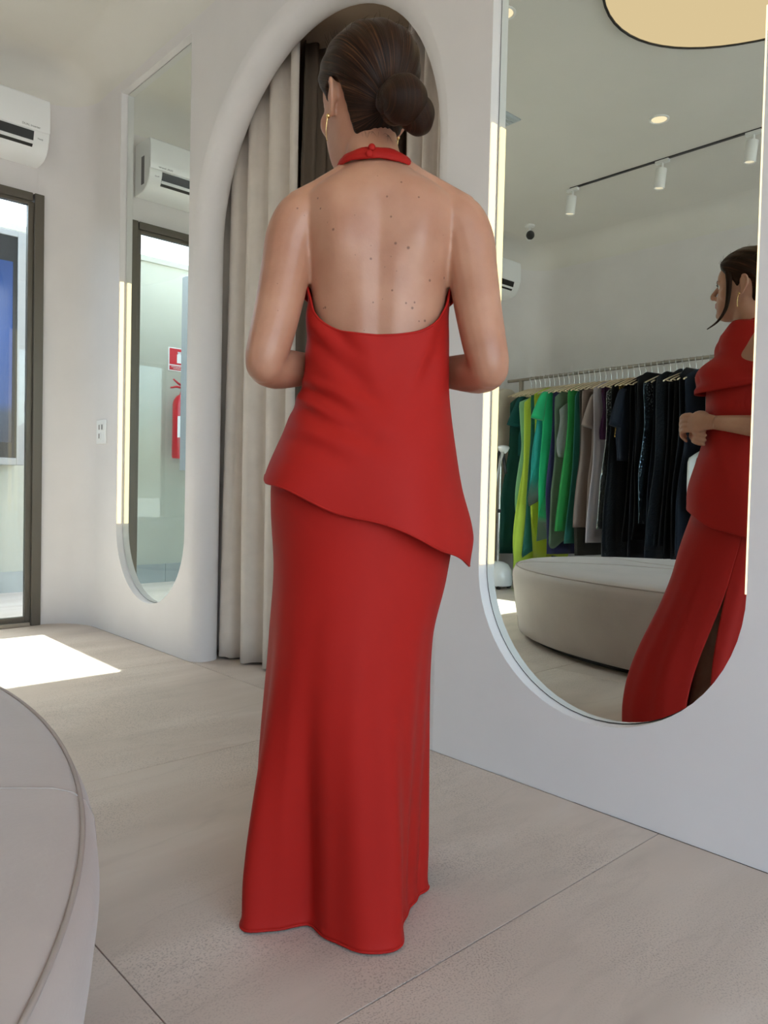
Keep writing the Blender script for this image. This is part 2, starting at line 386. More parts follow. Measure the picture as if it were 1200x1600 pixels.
# ------------------------------------------------------------------ mirrors
lab = ['large recessed wall mirror with round bottom beside the woman', 'narrow-looking recessed wall mirror near the glass door']
led_m = emis('led_warm', (1.0, 0.78, 0.42), LED_E)
for q, lb in zip(MIR, lab):
    y0, y1, zb, zt = q
    t = thing('wall_mirror', lb, 'mirror', (D+RD, (y0+y1)/2, zb))
    cy = (y0+y1)/2; g = .004
    poly = [(y-cy, z-zb) for y, z in stadium(y0+g, y1-g, zb+g, zt-g)]
    MB().prism(poly, 'x', 0.0, .006).build('glass', mirror_m, t)
    poly2 = [(y-cy, z-zb) for y, z in stadium(y0+.0008, y1-.0008, zb+.0008, zt-.0008)]
    MB().prism(poly2, 'x', .002, .008).build('backing', dark_gap, t)
    for sgn in (-1, 1):
        ye = sgn*(y1-y0)/2
        MB().box((-RD+.004, min(ye, ye-sgn*.006), .618-zb), (-.010, max(ye, ye-sgn*.006), 1.945-zb)).build('led_strip', led_m, t, bevel=.001)

# switch plate in the corner
t = thing('wall_switch_plate', 'white switch plate with three rockers left of the narrow mirror', 'switch', (D, 4.31, 1.13))
box('plate', (-.010, -.062, -.068), (0, .062, .068), white_pl, t, .003)
for y, z in [(.012, .026), (-.026, .026), (.012, -.024)]:
    r_ = box('rocker', (-.014, y-.016, z-.020), (-.010, y+.016, z+.020), white_pl, t, .001)
    box('slot', (-.0152, y-.004, z-.014), (-.0138, y+.004, z+.014), black_pl, r_)

# ------------------------------------------------------------------ air conditioners
def aircon(name, label, loc, wdt=0.92):
    t = thing(name, label, 'air conditioner', loc, 0, 'split air conditioners on the door wall')
    # section in (y, z): wall at y=0, front towards -y
    sec = [(0, .0), (-.06, .0), (-.115, .006), (-.155, .026), (-.182, .06), (-.197, .10), (-.202, .14), (-.202, .26), (-.196, .302), (-.18, .315), (0, .318)]
    MB().prism(sec, 'x', 0, wdt).build('body', white_pl, t, bevel=.006)
    fp = [(-.204, .128), (-.209, .135), (-.209, .262), (-.202, .306), (-.19, .316), (-.188, .310), (-.20, .26), (-.20, .13)]
    MB().prism(fp, 'x', .002, wdt-.002).build('front_panel', white_pl, t, bevel=.002, smooth=40)
    def slot(pa, pb, nm, m_, off=.0015, x0=.09, x1=wdt-.085):
        (ya, za), (yb, zb) = pa, pb; n = Vector((0, zb-za, -(yb-ya))).normalized(); n = n if n.y < 0 else -n
        v = [(x0, ya, za), (x1, ya, za), (x1, yb, zb), (x0, yb, zb)]
        v2 = [(x, y+n.y*off, z+n.z*off) for x, y, z in v]; v1 = [(x, y-n.y*.01, z-n.z*.01) for x, y, z in v]
        return MB().grid([v1, v2], True, True).build(nm, m_, t)
    slot((-.1885, .076), (-.2015, .122), 'air_outlet', black_pl, .002)
    slot((-.150, .026), (-.181, .060), 'air_outlet', black_pl, .002)
    slot((-.181, .061), (-.188, .075), 'louvre', white_pl, .006)
    MB().box((wdt, -.13, .05), (wdt+.001, -.09, .22)).build('side_label', grey_txt, t)
    text('lettering', 'DUAL Inverter', .0155, (wdt-.150, -.2095, .140), (PI/2, 0, 0), grey_txt, t)
    text('lettering', 'ThinQ', .011, (wdt-.066, -.2005, .085), (math.radians(80), 0, 0), grey_txt, t)
    return t
aircon('air_conditioner', 'white split air conditioner mounted above the glazed door', (0.62, L, 2.632))
aircon('air_conditioner', 'white split air conditioner seen in the large mirror past her elbow', (-2.13, L, 2.66))

# ------------------------------------------------------------------ ceiling fittings
def ceil_at(px, py):                       # a ceiling point seen through the big mirror
    d = ray(px, py); t_ = (ZC-CAM_H)/d.z; p_ = Vector((0, 0, CAM_H))+d*t_; return (2*(D+RD)-p_.x, p_.y)
ov = thing('ceiling_light_panel', 'large warm glowing oval light panel set in the ceiling', 'ceiling light', (0.30, 0.90, ZC), math.radians(15))
def oval(a, b2, z, n=72): return [(a*math.copysign(abs(math.cos(2*PI*k/n))**1.0, math.cos(2*PI*k/n)), b2*math.copysign(abs(math.sin(2*PI*k/n))**1.0, math.sin(2*PI*k/n)), z) for k in range(n)]
A_, B_ = 0.814, 1.245
MB().add(oval(A_, B_, -.012), [tuple(range(72))]).build('diffuser', emis('warm_panel', (1.0, 0.74, 0.42), OVAL_E), ov)
MB().grid([oval(A_+.012, B_+.012, .0), oval(A_+.012, B_+.012, -.018), oval(A_, B_, -.018), oval(A_, B_, -.004)], True).build('rim', dark_gap, ov, smooth=40)
dl_m = emis('downlight_glow', (1.0, .80, .52), DOWN_E)
for px, py, lb in [(1030, 186, 'small round warm downlight above the track spotlights'), (787, 20, 'small round downlight at the top left of the large mirror')]:
    x, y = ceil_at(px, py)
    t = thing('downlight', lb, 'ceiling light', (x, y, ZC), 0, 'recessed ceiling downlights')
    MB().grid([[(r*math.cos(2*PI*k/28), r*math.sin(2*PI*k/28), z) for k in range(28)] for r, z in [(.062, 0), (.062, -.005), (.052, -.007), (.048, -.001)]], True).build('trim_ring', white_met, t, smooth=50)
    MB().add([(.047*math.cos(2*PI*k/28), .047*math.sin(2*PI*k/28), -.003) for k in range(28)], [tuple(range(28))]).build('lamp', dl_m, t)
pts = [ceil_at(q[0], q[1]) for q in [(895, 293), (1033, 247), (1180, 205)]]
tx = sum(p_[0] for p_ in pts)/3; ty0 = pts[0][1]
tr = thing('lighting_track', 'thin dark track on the ceiling carrying white spotlights', 'light track', (tx, ty0, ZC))
box('track_channel', (-.012, -2.6, -.008), (.012, .02, .0), mat('dark_metal', (.07, .07, .075), .4, .6), tr)
ordn = ['leftmost', 'middle', 'rightmost']
for i, p_ in enumerate(pts):
    t = thing('track_spotlight', 'white cylindrical track spotlight, %s of the three in the mirror' % ordn[i], 'spotlight', (tx, p_[1], ZC-.008), 0, 'white spotlights on the ceiling track')
    MB().box((-.016, -.05, -.022), (.016, .05, 0)).build('adapter', white_met, t, bevel=.003)
    MB().tube([(0, 0, -.02), (0, 0, -.065)], .009, 12).build('stem', white_met, t, smooth=40)
    tilt = Matrix.Rotation(math.radians(6), 3, 'X')
    pr = [(.020, -.055), (.036, -.058), (.038, -.062), (.038, -.190), (.036, -.194), (.030, -.194), (.029, -.17)]
    n = 24
    MB().grid([[tilt @ Vector((r*math.cos(2*PI*k/n), r*math.sin(2*PI*k/n), z)) for k in range(n)] for r, z in pr], True, True).build('housing', white_met, t, smooth=40)
    MB().add([tilt @ Vector((.028*math.cos(2*PI*k/n), .028*math.sin(2*PI*k/n), -.188)) for k in range(n)], [tuple(range(n))]).build('lens', emis('spot_lens', (1, .85, .62), 0.35), t)
x, y = ceil_at(828, 352)
t = thing('security_camera', 'small white ceiling security camera with a black round lens', 'camera', (x, y, ZC))
MB().lathe([(.045, 0), (.045, -.012), (.020, -.020)], n=24).build('base', white_met, t, smooth=40)
MB().tube([(0, 0, -.015), (0, 0, -.055)], .011, 12).build('stem', white_met, t, smooth=40)
MB().ell((0, 0, -.090), (.042, .042, .046)).build('housing', white_met, t, smooth=180)
MB().ell((.012, -.016, -.094), (.038, .038, .040)).build('lens', black_pl, t, smooth=180)
x, y = ceil_at(783, 186)
t = thing('ceiling_vent', 'small pale square vent in the ceiling beside the mirror edge', 'vent', (x, y, ZC))
MB().box((-.09, -.09, -.008), (.09, .09, 0)).build('frame', mat('grey_vent', (.45, .5, .53), .5), t, bevel=.002)
for k in range(5): MB().box((-.075, -.07+.032*k, -.012), (.075, -.062+.032*k, -.008)).build('slat', MATS['grey_vent'], t)

# ------------------------------------------------------------------ curtains
def curtain(name, label, p0, p1, z0, z1, folds, amp, seed, flare=1.25, sub=14, cm=None):
    rnd = random.Random(seed); P0, P1 = Vector(p0), Vector(p1); dv = P1-P0; nrm = Vector((-dv.y, dv.x)).normalized(); mid = (P0+P1)/2
    n = folds*sub; ph = []; a = 0
    fw = [rnd.uniform(.7, 1.3) for _ in range(folds)]; fa = [rnd.uniform(.65, 1.3) for _ in range(folds+1)]; tot = sum(fw)
    cum = [0]
    for q in fw: cum.append(cum[-1]+q/tot)
    rows = []
    for i in range(25):
        v = i/24; z = z1+(z0-z1)*v; row = []
        for k in range(n+1):
            fi = min(folds-1, k//sub); ft = (k-fi*sub)/sub; u = cum[fi]+(cum[fi+1]-cum[fi])*ft
            A = amp*((1-ft)*fa[fi]+ft*fa[fi+1])*(.75+.45*v)
            wv = math.sin(2*PI*ft + .5*math.sin(2.3*v+fi))
            off = A*math.copysign(abs(wv)**.75, wv) + .012*math.sin(3*v+fi*1.7)*v
            uu = .5+(u-.5)*(1+(flare-1)*v*.3)
            q = P0+dv*uu + nrm*off
            row.append((q.x-mid.x, q.y-mid.y, z+(.004*math.sin(fi*2.1) if v == 1 else 0)))
        rows.append(row)
    o = MB().grid(rows).build(name, cm or curtain_m, smooth=180, solid=.003)
    o.location = (mid.x, mid.y, 0); return tag(o, label, 'curtain', 'beige fitting room curtains')
CX = D+2*BR+.05
curtain('curtain', 'beige floor-length curtain drawn to the left side of the arch', (CX+.00, 3.46), (CX-.005, 2.72), .012, FZ-.014, 5, .040, 3)
curtain('curtain', 'beige curtain gathered at the right side of the arch', (CX+.03, 2.11), (CX+.03, 1.45), .012, FZ-.014, 9, .030, 5)
curtain('curtain', 'curtain with shade painted into its brown, inside the fitting room left of her head', (CX+.10, 2.845), (FX-.06, 2.845), .012, FZ-.006, 13, .026, 9, cm=mat('curtain_painted_shade', (.17, .125, .09), .8))  # same beige fabric, darkened in colour to stand for the dim fitting room
t = thing('curtain_track', 'curtain track on the fitting room ceiling', 'curtain track', (CX, 2.4, FZ-.0))
box('channel', (.005, -1.0, -.012), (.045, 1.1, -.0), white_met, t)

# ------------------------------------------------------------------ ottoman
ot = thing('ottoman', 'large oval beige upholstered ottoman in the left foreground', 'ottoman', (-0.375, 1.60, 0))
OA, OB, OZ = 0.885, 1.335, 0.432
def oring(d, z, n=192): return [((OA-d)*math.cos(2*PI*k/n), (OB-d)*math.sin(2*PI*k/n), z) for k in range(n)]
prof = [(.10, .035), (.055, .036), (.045, .045), (.038, .10), (.020, .20), (.006, .30), (.0, .355), (.003, .385), (.013, .408), (.030, .422), (.055, .430), (.12, .436), (.30, .442), (.60, .444)]
MB().grid([oring(d, z) for d, z in prof], True, True).build('upholstery', vinyl, ot, smooth=60)
MB().grid([oring(.12, .002), oring(.12, .036)], True, True).build('plinth', black_pl, ot, smooth=40)
pipe = mat('piping', (.37, .305, .27), .6)
def ring_tube(d, z, r): 
    pts_ = [Vector(p_) for p_ in oring(d, z, 192)]; pts_.append(pts_[0]); return MB().tube(pts_, r, 8, False)
ring_tube(.020, .4165, .0032).build('piping', pipe, ot, smooth=180)
for th in (-26, 62, 118, 206, 270):
    a = math.radians(th)
    line = [((OA-d)*math.cos(a), (OB-d)*math.sin(a), z+.0005) for d, z in prof[2:]]
    line = [p_ for p_ in line]; line.append((0, 0, .4445))
    MB().tube(line, .0016, 6, False).build('seam', pipe, ot, smooth=180)

# ------------------------------------------------------------------ framed display boxes on the courtyard wall
SM = bpy.data.materials.new('blue_screen'); SM.use_nodes = True; N = SM.node_tree; bb = N.nodes['Principled BSDF']
tc = N.nodes.new('ShaderNodeTexCoord'); sx = N.nodes.new('ShaderNodeSeparateXYZ'); N.links.new(tc.outputs['Generated'], sx.inputs[0])
rp = N.nodes.new('ShaderNodeValToRGB'); N.links.new(sx.outputs[2], rp.inputs[0]); e = rp.color_ramp.elements
e[0].position = 0; e[0].color = (.012, .03, .07, 1); e[1].position = 1; e[1].color = (.07, .14, .42, 1)
k = e.new(.16); k.color = (.03, .07, .14, 1); k = e.new(.22); k.color = (.02, .11, .42, 1); k = e.new(.6); k.color = (.02, .13, .55, 1)
N.links.new(rp.outputs[0], bb.inputs['Emission Color']); bb.inputs['Emission Strength'].default_value = 0.36; bb.inputs['Base Color'].default_value = (.01, .01, .015, 1); bb.inputs['Roughness'].default_value = .15
for lb_, x0, x1, scr, gap_ in [('tall display box with a glowing blue screen beyond the glass door', 1.02, 1.885, SM, 0), ('dark display box beside the extinguisher, seen in the narrow mirror', -.24, .66, black_pl, .445)]:
    t = thing('display_screen', lb_, 'screen', ((x0+x1)/2, YE-gap_, .955), 0, 'display boxes on the courtyard wall')
    hw = (x1-x0)/2; hh = 1.675 if not gap_ else 1.55
    if gap_:
        MB().tube([(-.10, -.10, -.94), (-.10, -.10, .02)], .035, 16).build('pole', grey_case, t, smooth=40); MB().box((-.35, -.20, -.957), (.15, 0, -.935)).build('base_plate', grey_case, t)
    MB().box((-hw, -.215, 0), (hw, 0, hh)).build('case', grey_case, t, bevel=.004)
    for lo, hi in [((-hw, 0), (-hw+.06, hh)), ((hw-.06, 0), (hw, hh)), ((-hw+.06, 0), (hw-.06, .05)), ((-hw+.06, hh-.04), (hw-.06, hh))]:
        MB().box((lo[0], -.235, lo[1]), (hi[0], -.215, hi[1])).build('front_frame', grey_case, t, bevel=.003)
    for lo, hi in [((-hw+.06, .05), (-hw+.09, hh-.04)), ((hw-.09, .05), (hw-.06, hh-.04)), ((-hw+.09, .05), (hw-.09, .16)), ((-hw+.09, hh-.22), (hw-.09, hh-.04))]:
        MB().box((lo[0], -.226, lo[1]), (hi[0], -.215, hi[1])).build('bezel', black_pl, t)
    box('screen', (-hw+.09, -.222, .16), (hw-.09, -.215, hh-.22), scr, t)

# fire extinguisher and its sign on the courtyard wall
t = thing('fire_extinguisher', 'red fire extinguisher on the courtyard wall, seen in the narrow mirror', 'extinguisher', (.455, YE-.10, 1.06))
MB().lathe([(.03, 0), (.078, .004), (.085, .02), (.085, .46), (.078, .50), (.055, .535), (.028, .552), (.024, .57)], n=28).build('cylinder', red_paint, t, smooth=40)
MB().tube([(0, 0, .565), (0, 0, .60)], .02, 14).build('valve', black_pl, t, smooth=40)
MB().tube([(-.02, 0, .605), (.06, 0, .615), (.115, 0, .60)], [.010, .010, .007], 8).build('lower_lever', red_paint, t, smooth=180)
MB().tube([(-.02, 0, .62), (.04, 0, .64), (.09, 0, .675)], [.010, .010, .007], 8).build('upper_lever', red_paint, t, smooth=180)
MB().tube(catmull([(-.02, 0, .59), (-.09, -.01, .57), (-.115, -.02, .45), (-.10, -.03, .25)], 5), .011, 8).build('hose', black_pl, t, smooth=180)
MB().grid([[(.0858*math.cos(a), .0858*math.sin(a), z) for a in [math.radians(-130+8*k) for k in range(13)]] for z in (.18, .36)]).build('label_sheet', white_pl, t, smooth=180)
MB().box((-.03, .05, .3), (.03, .10, .36)).build('bracket', black_pl, t)
t = thing('extinguisher_sign', 'red and white extinguisher sign above the extinguisher', 'sign', (.44, YE, 1.92))
sg = mat('sign_red', (.55, .015, .03), .4)
box('panel', (-.105, -.004, -.10), (.105, 0, .10), white_pl, t)
box('red_field', (-.095, -.0055, -.045), (.095, -.004, .092), sg, t); box('red_band', (-.095, -.0055, -.092), (.095, -.004, -.056), sg, t)
MB().box((-.02, -.0065, -.03), (.025, -.0055, .045)).box((-.012, -.0065, .045), (.016, -.0055, .062)).box((-.035, -.0065, .055), (.02, -.0055, .068)).build('pictogram', white_pl, t)
MB().box((-.08, -.0065, -.068), (.08, -.0055, -.064)).box((-.08, -.0065, -.082), (.06, -.0055, -.078)).build('print_lines', white_pl, t)

# ------------------------------------------------------------------ the woman
# local frame: +X = to the right as photographed, +Y = away from the photographer, origin on the floor
PC = Vector((0.9755, 1.078, 0)); PROT = -YAW
PM = Matrix.Translation(PC) @ Matrix.Rotation(PROT, 4, 'Z'); PMI = PM.inverted()
person = thing('person', 'woman in a red halter top and long red skirt, back turned', 'person', PC, PROT)
def sup(cx, cy, z, a, bf, bb, n=64, e=2.2, groove=0):
    out = []
    for k in range(n):
        th = 2*PI*k/n; s, c_ = math.sin(th), math.cos(th)
        x = a*math.copysign(abs(s)**(2/e), s); y = (bf if c_ > 0 else bb)*math.copysign(abs(c_)**(2/e), c_)
        if groove and c_ < 0:
            y += groove*.65*math.exp(-(x/.019)**2)
            y -= .013*math.exp(-((abs(x)-.078)/.032)**2-((z-1.285)/.060)**2) - .004*math.exp(-((abs(x)-.034)/.016)**2)*0
            y -= .0018*math.exp(-((abs(x)-.036)/.020)**2)*(1-sm(1.18, 1.30, z))
        out.append(Vector((cx+x, cy+y, z)))
    return out
TORSO = [  # z, cx, cy, a, b_front, b_back
 (.76, -.028, .0, .150, .105, .112), (.86, -.022, .0, .150, .104, .118), (.95, -.012, .0, .132, .100, .100), (1.04, -.003, .0, .117, .094, .080),
 (1.12, .0, .0, .118, .102, .083), (1.20, .0, .0, .126, .122, .090), (1.26, .0, .0, .136, .122, .094), (1.31, .0, -.002, .147, .102, .093),
 (1.345, .0, -.006, .152, .082, .088), (1.375, -.002, -.012, .140, .066, .078), (1.398, -.004, -.014, .112, .056, .068), (1.418, -.006, -.010, .080, .053, .060),
 (1.437, -.010, -.002, .060, .053, .054), (1.465, -.016, .004, .051, .053, .050), (1.49, -.020, .010, .048, .053, .048), (1.53, -.022, .014, .046, .05, .046)]
bodyb = MB()
bodyb.grid([sup(*[interp(TORSO, z)[0], interp(TORSO, z)[1]], z, *interp(TORSO, z)[2:], groove=.008*sm(1.06, 1.12, z)*(1-sm(1.33, 1.40, z))) for z in np.linspace(.76, 1.53, 60)], True, True)
for sg_ in (-1, 1):   # shoulder blades, trapezius
    bodyb.tube([(sg_*.030-.010, -.012, 1.440), (sg_*.066-.004, -.018, 1.406), (sg_*.110, -.016, 1.378), (sg_*.152, -.012, 1.354)], [.026, .030, .033, .036], 14)
    arm = [(.118, -.008, 1.352, .046), (.145, -.010, 1.338, .051), (.163, -.014, 1.300, .0505), (.172, -.022, 1.25, .0465), (.182, -.036, 1.18, .0435), (.194, -.052, 1.11, .0405), (.202, -.057, 1.075, .0375), (.204, -.057, 1.055, .033)]
    ap = catmull([a_[:3] for a_ in arm], 4); ar = [v.x for v in catmull([(a_[3], 0, 0) for a_ in arm], 4)]
    bodyb.tube([(sg_*p_.x, p_.y, p_.z) for p_ in ap], ar, 18)
    bodyb.ell((sg_*.203, -.055, 1.064), (.0365, .0365, .0375))
    fa = [(.203, -.052, 1.060, .036), (.190, -.012, 1.062, .039), (.160, .045, 1.070, .035), (.120, .105, 1.080, .028), (.088, .142, 1.086, .0235)]
    fp_ = catmull([a_[:3] for a_ in fa], 4); frr = [v.x for v in catmull([(a_[3], 0, 0) for a_ in fa], 4)]
    bodyb.tube([(sg_*p_.x, p_.y, p_.z) for p_ in fp_], frr, 16)
    leg = [(.070, .0, .84, .088), (.075, .005, .66, .074), (.072, .010, .48, .054), (.070, .005, .36, .052), (.066, .0, .20, .036), (.064, .0, .09, .032), (.064, .015, .045, .034)]
    bodyb.tube([(-.02+sg_*a_[0]*.82-.14*(.84-a_[2]), a_[1]+.015+.13*(.84-a_[2]), a_[2]) for a_ in leg], [a_[3] for a_ in leg], 16)
    fx = -.02+sg_*.052-.105
    bodyb.tube([(fx, .09, .032), (fx, .15, .034), (fx+sg_*.004, .20, .026), (fx+sg_*.004, .25, .016)], [.030, .034, .036, .016], 14)
# hands: the right one closed over the left
def finger(pts_, r): 
    q = catmull(pts_, 4); n_ = len(q); bodyb.tube(q, [r*(1.08-.33*i/(n_-1)) for i in range(n_)], 10); bodyb.ell(q[-1], (r*.76,)*3, nu=10, nv=6)
bodyb.tube([(.092, .140, 1.086), (.060, .166, 1.090), (.030, .186, 1.092), (.008, .198, 1.090)], [.023, .030, .036, .031], 16, flat=.42, up=(.5, .86, .1))
for i, (dz, ln) in enumerate([(.028, .95), (.010, 1.05), (-.008, 1.0), (-.024, .82)]):
    z = 1.090+dz
    finger([(.012, .198, z), (-.016*ln, .216, z-.002), (-.040*ln, .214, z-.016), (-.046*ln, .196, z-.034)], .0085)
finger([(.060, .158, 1.108), (.036, .165, 1.122), (.010, .178, 1.124), (-.006, .186, 1.116)], .0092)
bodyb.tube([(-.092, .140, 1.080), (-.062, .158, 1.074), (-.035, .170, 1.068), (-.012, .178, 1.064)], [.023, .030, .036, .030], 16, flat=.42, up=(-.4, .86, .3))
for i, (dz, ln) in enumerate([(.022, .95), (.006, 1.05), (-.010, 1.0), (-.024, .82)]):
    z = 1.058+dz
    finger([(-.016, .178, z), (.012*ln, .184, z-.006), (.034*ln, .176, z-.014), (.046*ln, .160, z-.018)], .0085)
finger([(-.060, .162, 1.095), (-.036, .182, 1.108), (-.012, .196, 1.112)], .0092)
# head (own frame: ear axis at 0, face +Y), turned to her left
HC = Vector((-.036, .020, 1.455)); HM = Matrix.Translation(HC) @ Matrix.Rotation(math.radians(32), 4, 'Z') @ Matrix.Rotation(math.radians(2), 4, 'X')
HEAD = [(-.006, .060, .030, .016), (.002, .078, .012, .030), (.015, .085, -.010, .041), (.032, .086, -.034, .050), (.050, .087, -.052, .0565), (.070, .086, -.066, .0615),
        (.090, .083, -.080, .066), (.108, .082, -.090, .069), (.128, .088, -.097, .0715), (.150, .087, -.100, .0725), (.170, .079, -.098, .071), (.190, .062, -.089, .063), (.206, .038, -.068, .047), (.217, .010, -.036, .022)]
def head_pt(h, th):
    yf, yb_, w_ = interp(HEAD, h); cy = .25*yf+.25*yb_ if False else 0
    s, c_ = math.sin(th), math.cos(th); mid = (yf+yb_)/2*.35; e = 2.15 if c_ < 0 else 2.15+.55*min(1, c_*2.5)*sm(.19, .12, h)
    return Vector((w_*math.copysign(abs(s)**(2/e), s), mid+((yf-mid) if c_ > 0 else (mid-yb_))*math.copysign(abs(c_)**(2/e), c_), h))
hb = MB()
hb.grid([[head_pt(h, 2*PI*k/56) for k in range(56)] for h in np.linspace(-.006, .217, 46)], True, True)
hb.tube([(0, .078, .124), (0, .091, .106), (0, .101, .090), (0, .105, .081)], [.0065, .0075, .009, .0098], 12)
hb.ell((0, .103, .079), (.0105, .0095, .0085))
for sg_ in (-1, 1):
    hb.ell((sg_*.0115, .093, .075), (.0068, .009, .0065))
    hb.ell((sg_*.044, .052, .080), (.022, .020, .026)); hb.ell((sg_*.032, .074, .122), (.020, .012, .007))
    # ear
    e0 = [(.070, .006, .118), (.077, -.002, .130), (.083, -.016, .128), (.085, -.023, .112), (.081, -.019, .092), (.074, -.008, .074), (.071, .002, .071)]
    hb.tube(catmull([(sg_*a_, b2, c2) for a_, b2, c2 in e0], 5), .0046, 8)
    hb.ell((sg_*.0755, -.008, .104), (.006, .013, .026)); hb.ell((sg_*.073, -.002, .075), (.0052, .0075, .009))
hb.ell((0, .0865, .0545), (.021, .0075, .0055)); hb.ell((0, .0865, .0445), (.018, .0075, .006)); hb.ell((0, .078, .016), (.018, .012, .014))
bodyb.add([HM @ Vector(p_) for p_ in hb.v], hb.f)
tmp = obj('body', bodyb.v, bodyb.f, None)
md = tmp.modifiers.new('r', 'REMESH'); md.mode = 'VOXEL'; md.voxel_size = .0034
md = tmp.modifiers.new('s', 'SMOOTH'); md.factor = .5; md.iterations = 7
bpy.context.view_layer.update()
bme = bpy.data.meshes.new_from_object(tmp.evaluated_get(bpy.context.evaluated_depsgraph_get())); bpy.data.objects.remove(tmp)
for p_ in bme.polygons: p_.use_smooth = True
body = link('body', bme, None, person)
# skin with freckles placed where they sit on her back
skin = bpy.data.materials.new('skin'); skin.use_nodes = True; N = skin.node_tree; bb = N.nodes['Principled BSDF']; LK = N.links.new
bb.inputs['Roughness'].default_value = .42; bb.inputs['Subsurface Weight'].default_value = .12; bb.inputs['Subsurface Radius'].default_value = (.010, .004, .002); bb.inputs['Subsurface Scale'].default_value = 1
tc = N.nodes.new('ShaderNodeTexCoord')
n1 = N.nodes.new('ShaderNodeTexNoise'); n1.inputs['Scale'].default_value = 13; n1.inputs['Detail'].default_value = 5; LK(tc.outputs['Object'], n1.inputs['Vector'])
rp = N.nodes.new('ShaderNodeValToRGB'); LK(n1.outputs[0], rp.inputs[0]); e = rp.color_ramp.elements
e[0].position = .32; e[0].color = (.405, .180, .108, 1); e[1].position = .68; e[1].color = (.49, .245, .155, 1)
n2 = N.nodes.new('ShaderNodeTexNoise'); n2.inputs['Scale'].default_value = 260; LK(tc.outputs['Object'], n2.inputs['Vector'])
bp = N.nodes.new('ShaderNodeBump'); bp.inputs['Strength'].default_value = .08; bp.inputs['Distance'].default_value = .002; LK(n2.outputs[0], bp.inputs['Height']); LK(bp.outputs[0], bb.inputs['Normal'])
bvh = BVHTree.FromPolygons([v.co for v in bme.vertices], [p_.vertices[:] for p_ in bme.polygons])
FRECK = [(600,785,2),(706,813,3),(642,877,3),(784,880,3),(333,885,3),(345,931,3),(242,930,3),(498,960,2),(660,967,3),(273,962,2),(376,993,2),(402,1024,4),(570,1097,2),(680,1086,4),(737,1106,4.5),(893,1050,2),(570,1155,3.5),(500,1138,2),(660,1145,2),(851,1167,2),(632,1192,2),(325,1248,2),(665,1296,3),(897,1241,4),(833,1252,4),(580,1350,2.5),(727,1353,3),(765,1350,3),(755,1375,4),(366,1373,4),(358,1376,2.5),(811,1432,4),(785,1434,2.5),(622,1335,2),(153,1266,2),(155,1386,2),(540,1475,2),(685,1210,2)]
acc = None
o_l = PMI @ Vector((0, 0, CAM_H))
for fx, fy, fr_ in FRECK:
    d = PMI.to_3x3() @ ray(380+fx/2.857, fy/2.857); hit = bvh.ray_cast(o_l, d.normalized())
    if hit[0] is None: continue
    vd = N.nodes.new('ShaderNodeVectorMath'); vd.operation = 'DISTANCE'; vd.inputs[1].default_value = hit[0]; LK(tc.outputs['Object'], vd.inputs[0])
    mr = N.nodes.new('ShaderNodeMapRange'); LK(vd.outputs['Value'], mr.inputs[0]); r_ = fr_*.00062
    mr.inputs[1].default_value = r_*.55; mr.inputs[2].default_value = r_*1.25; mr.inputs[3].default_value = .72 if fr_ > 2.4 else .4; mr.inputs[4].default_value = 0
    if acc is None: acc = mr.outputs[0]
    else:
        mm = N.nodes.new('ShaderNodeMath'); mm.operation = 'MAXIMUM'; LK(acc, mm.inputs[0]); LK(mr.outputs[0], mm.inputs[1]); acc = mm.outputs[0]
mxc = N.nodes.new('ShaderNodeMix'); mxc.data_type = 'RGBA'; LK(rp.outputs[0], mxc.inputs[6]); mxc.inputs[7].default_value = (.10, .035, .02, 1)
if acc: LK(acc, mxc.inputs[0])
LK(mxc.outputs[2], bb.inputs['Base Color'])
bme.materials.clear(); bme.materials.append(skin)
bme.materials.append(mat('lips', (.48, .12, .11), .4))
HMI = HM.inverted()
for p_ in bme.polygons:
    q = HMI @ p_.center
    if abs(q.x) < .021*(1-abs(q.z-.050)/.03) and q.y > .082 and .039 < q.z < .0605: p_.material_index = 1
# eyes and brows
eye_w = mat('eye_white', (.75, .72, .70), .2); iris = mat('iris', (.03, .018, .012), .15); brow_m = mat('brow_hair', (.035, .02, .014), .7)
for sg_ in (-1, 1):
    ey = MB().ell((0, 0, 0), (.0115, .0115, .0115)).build('eye', eye_w, body, smooth=180); ey.matrix_local = HM @ Matrix.Translation((sg_*.030, .0705, .108))
    MB().ell((0, .0075, 0), (.0060, .0048, .0060)).build('iris', iris, ey, smooth=180)
    q = [HM @ Vector((sg_*x, y, z)) for x, y, z in [(.014, .0875, .122), (.026, .0865, .127), (.040, .080, .127), (.050, .070, .122)]]
    MB().tube(catmull(q, 4), [.0025]*13, 6).build('eyebrow', brow_m, body, smooth=180)
    q = [HM @ Vector((sg_*x, y, z)) for x, y, z in [(.020, .083, .112), (.031, .0865, .1145), (.042, .081, .111)]]
    MB().tube(catmull(q, 4), [.0016]*9, 6).build('eyelashes', brow_m, body, smooth=180)

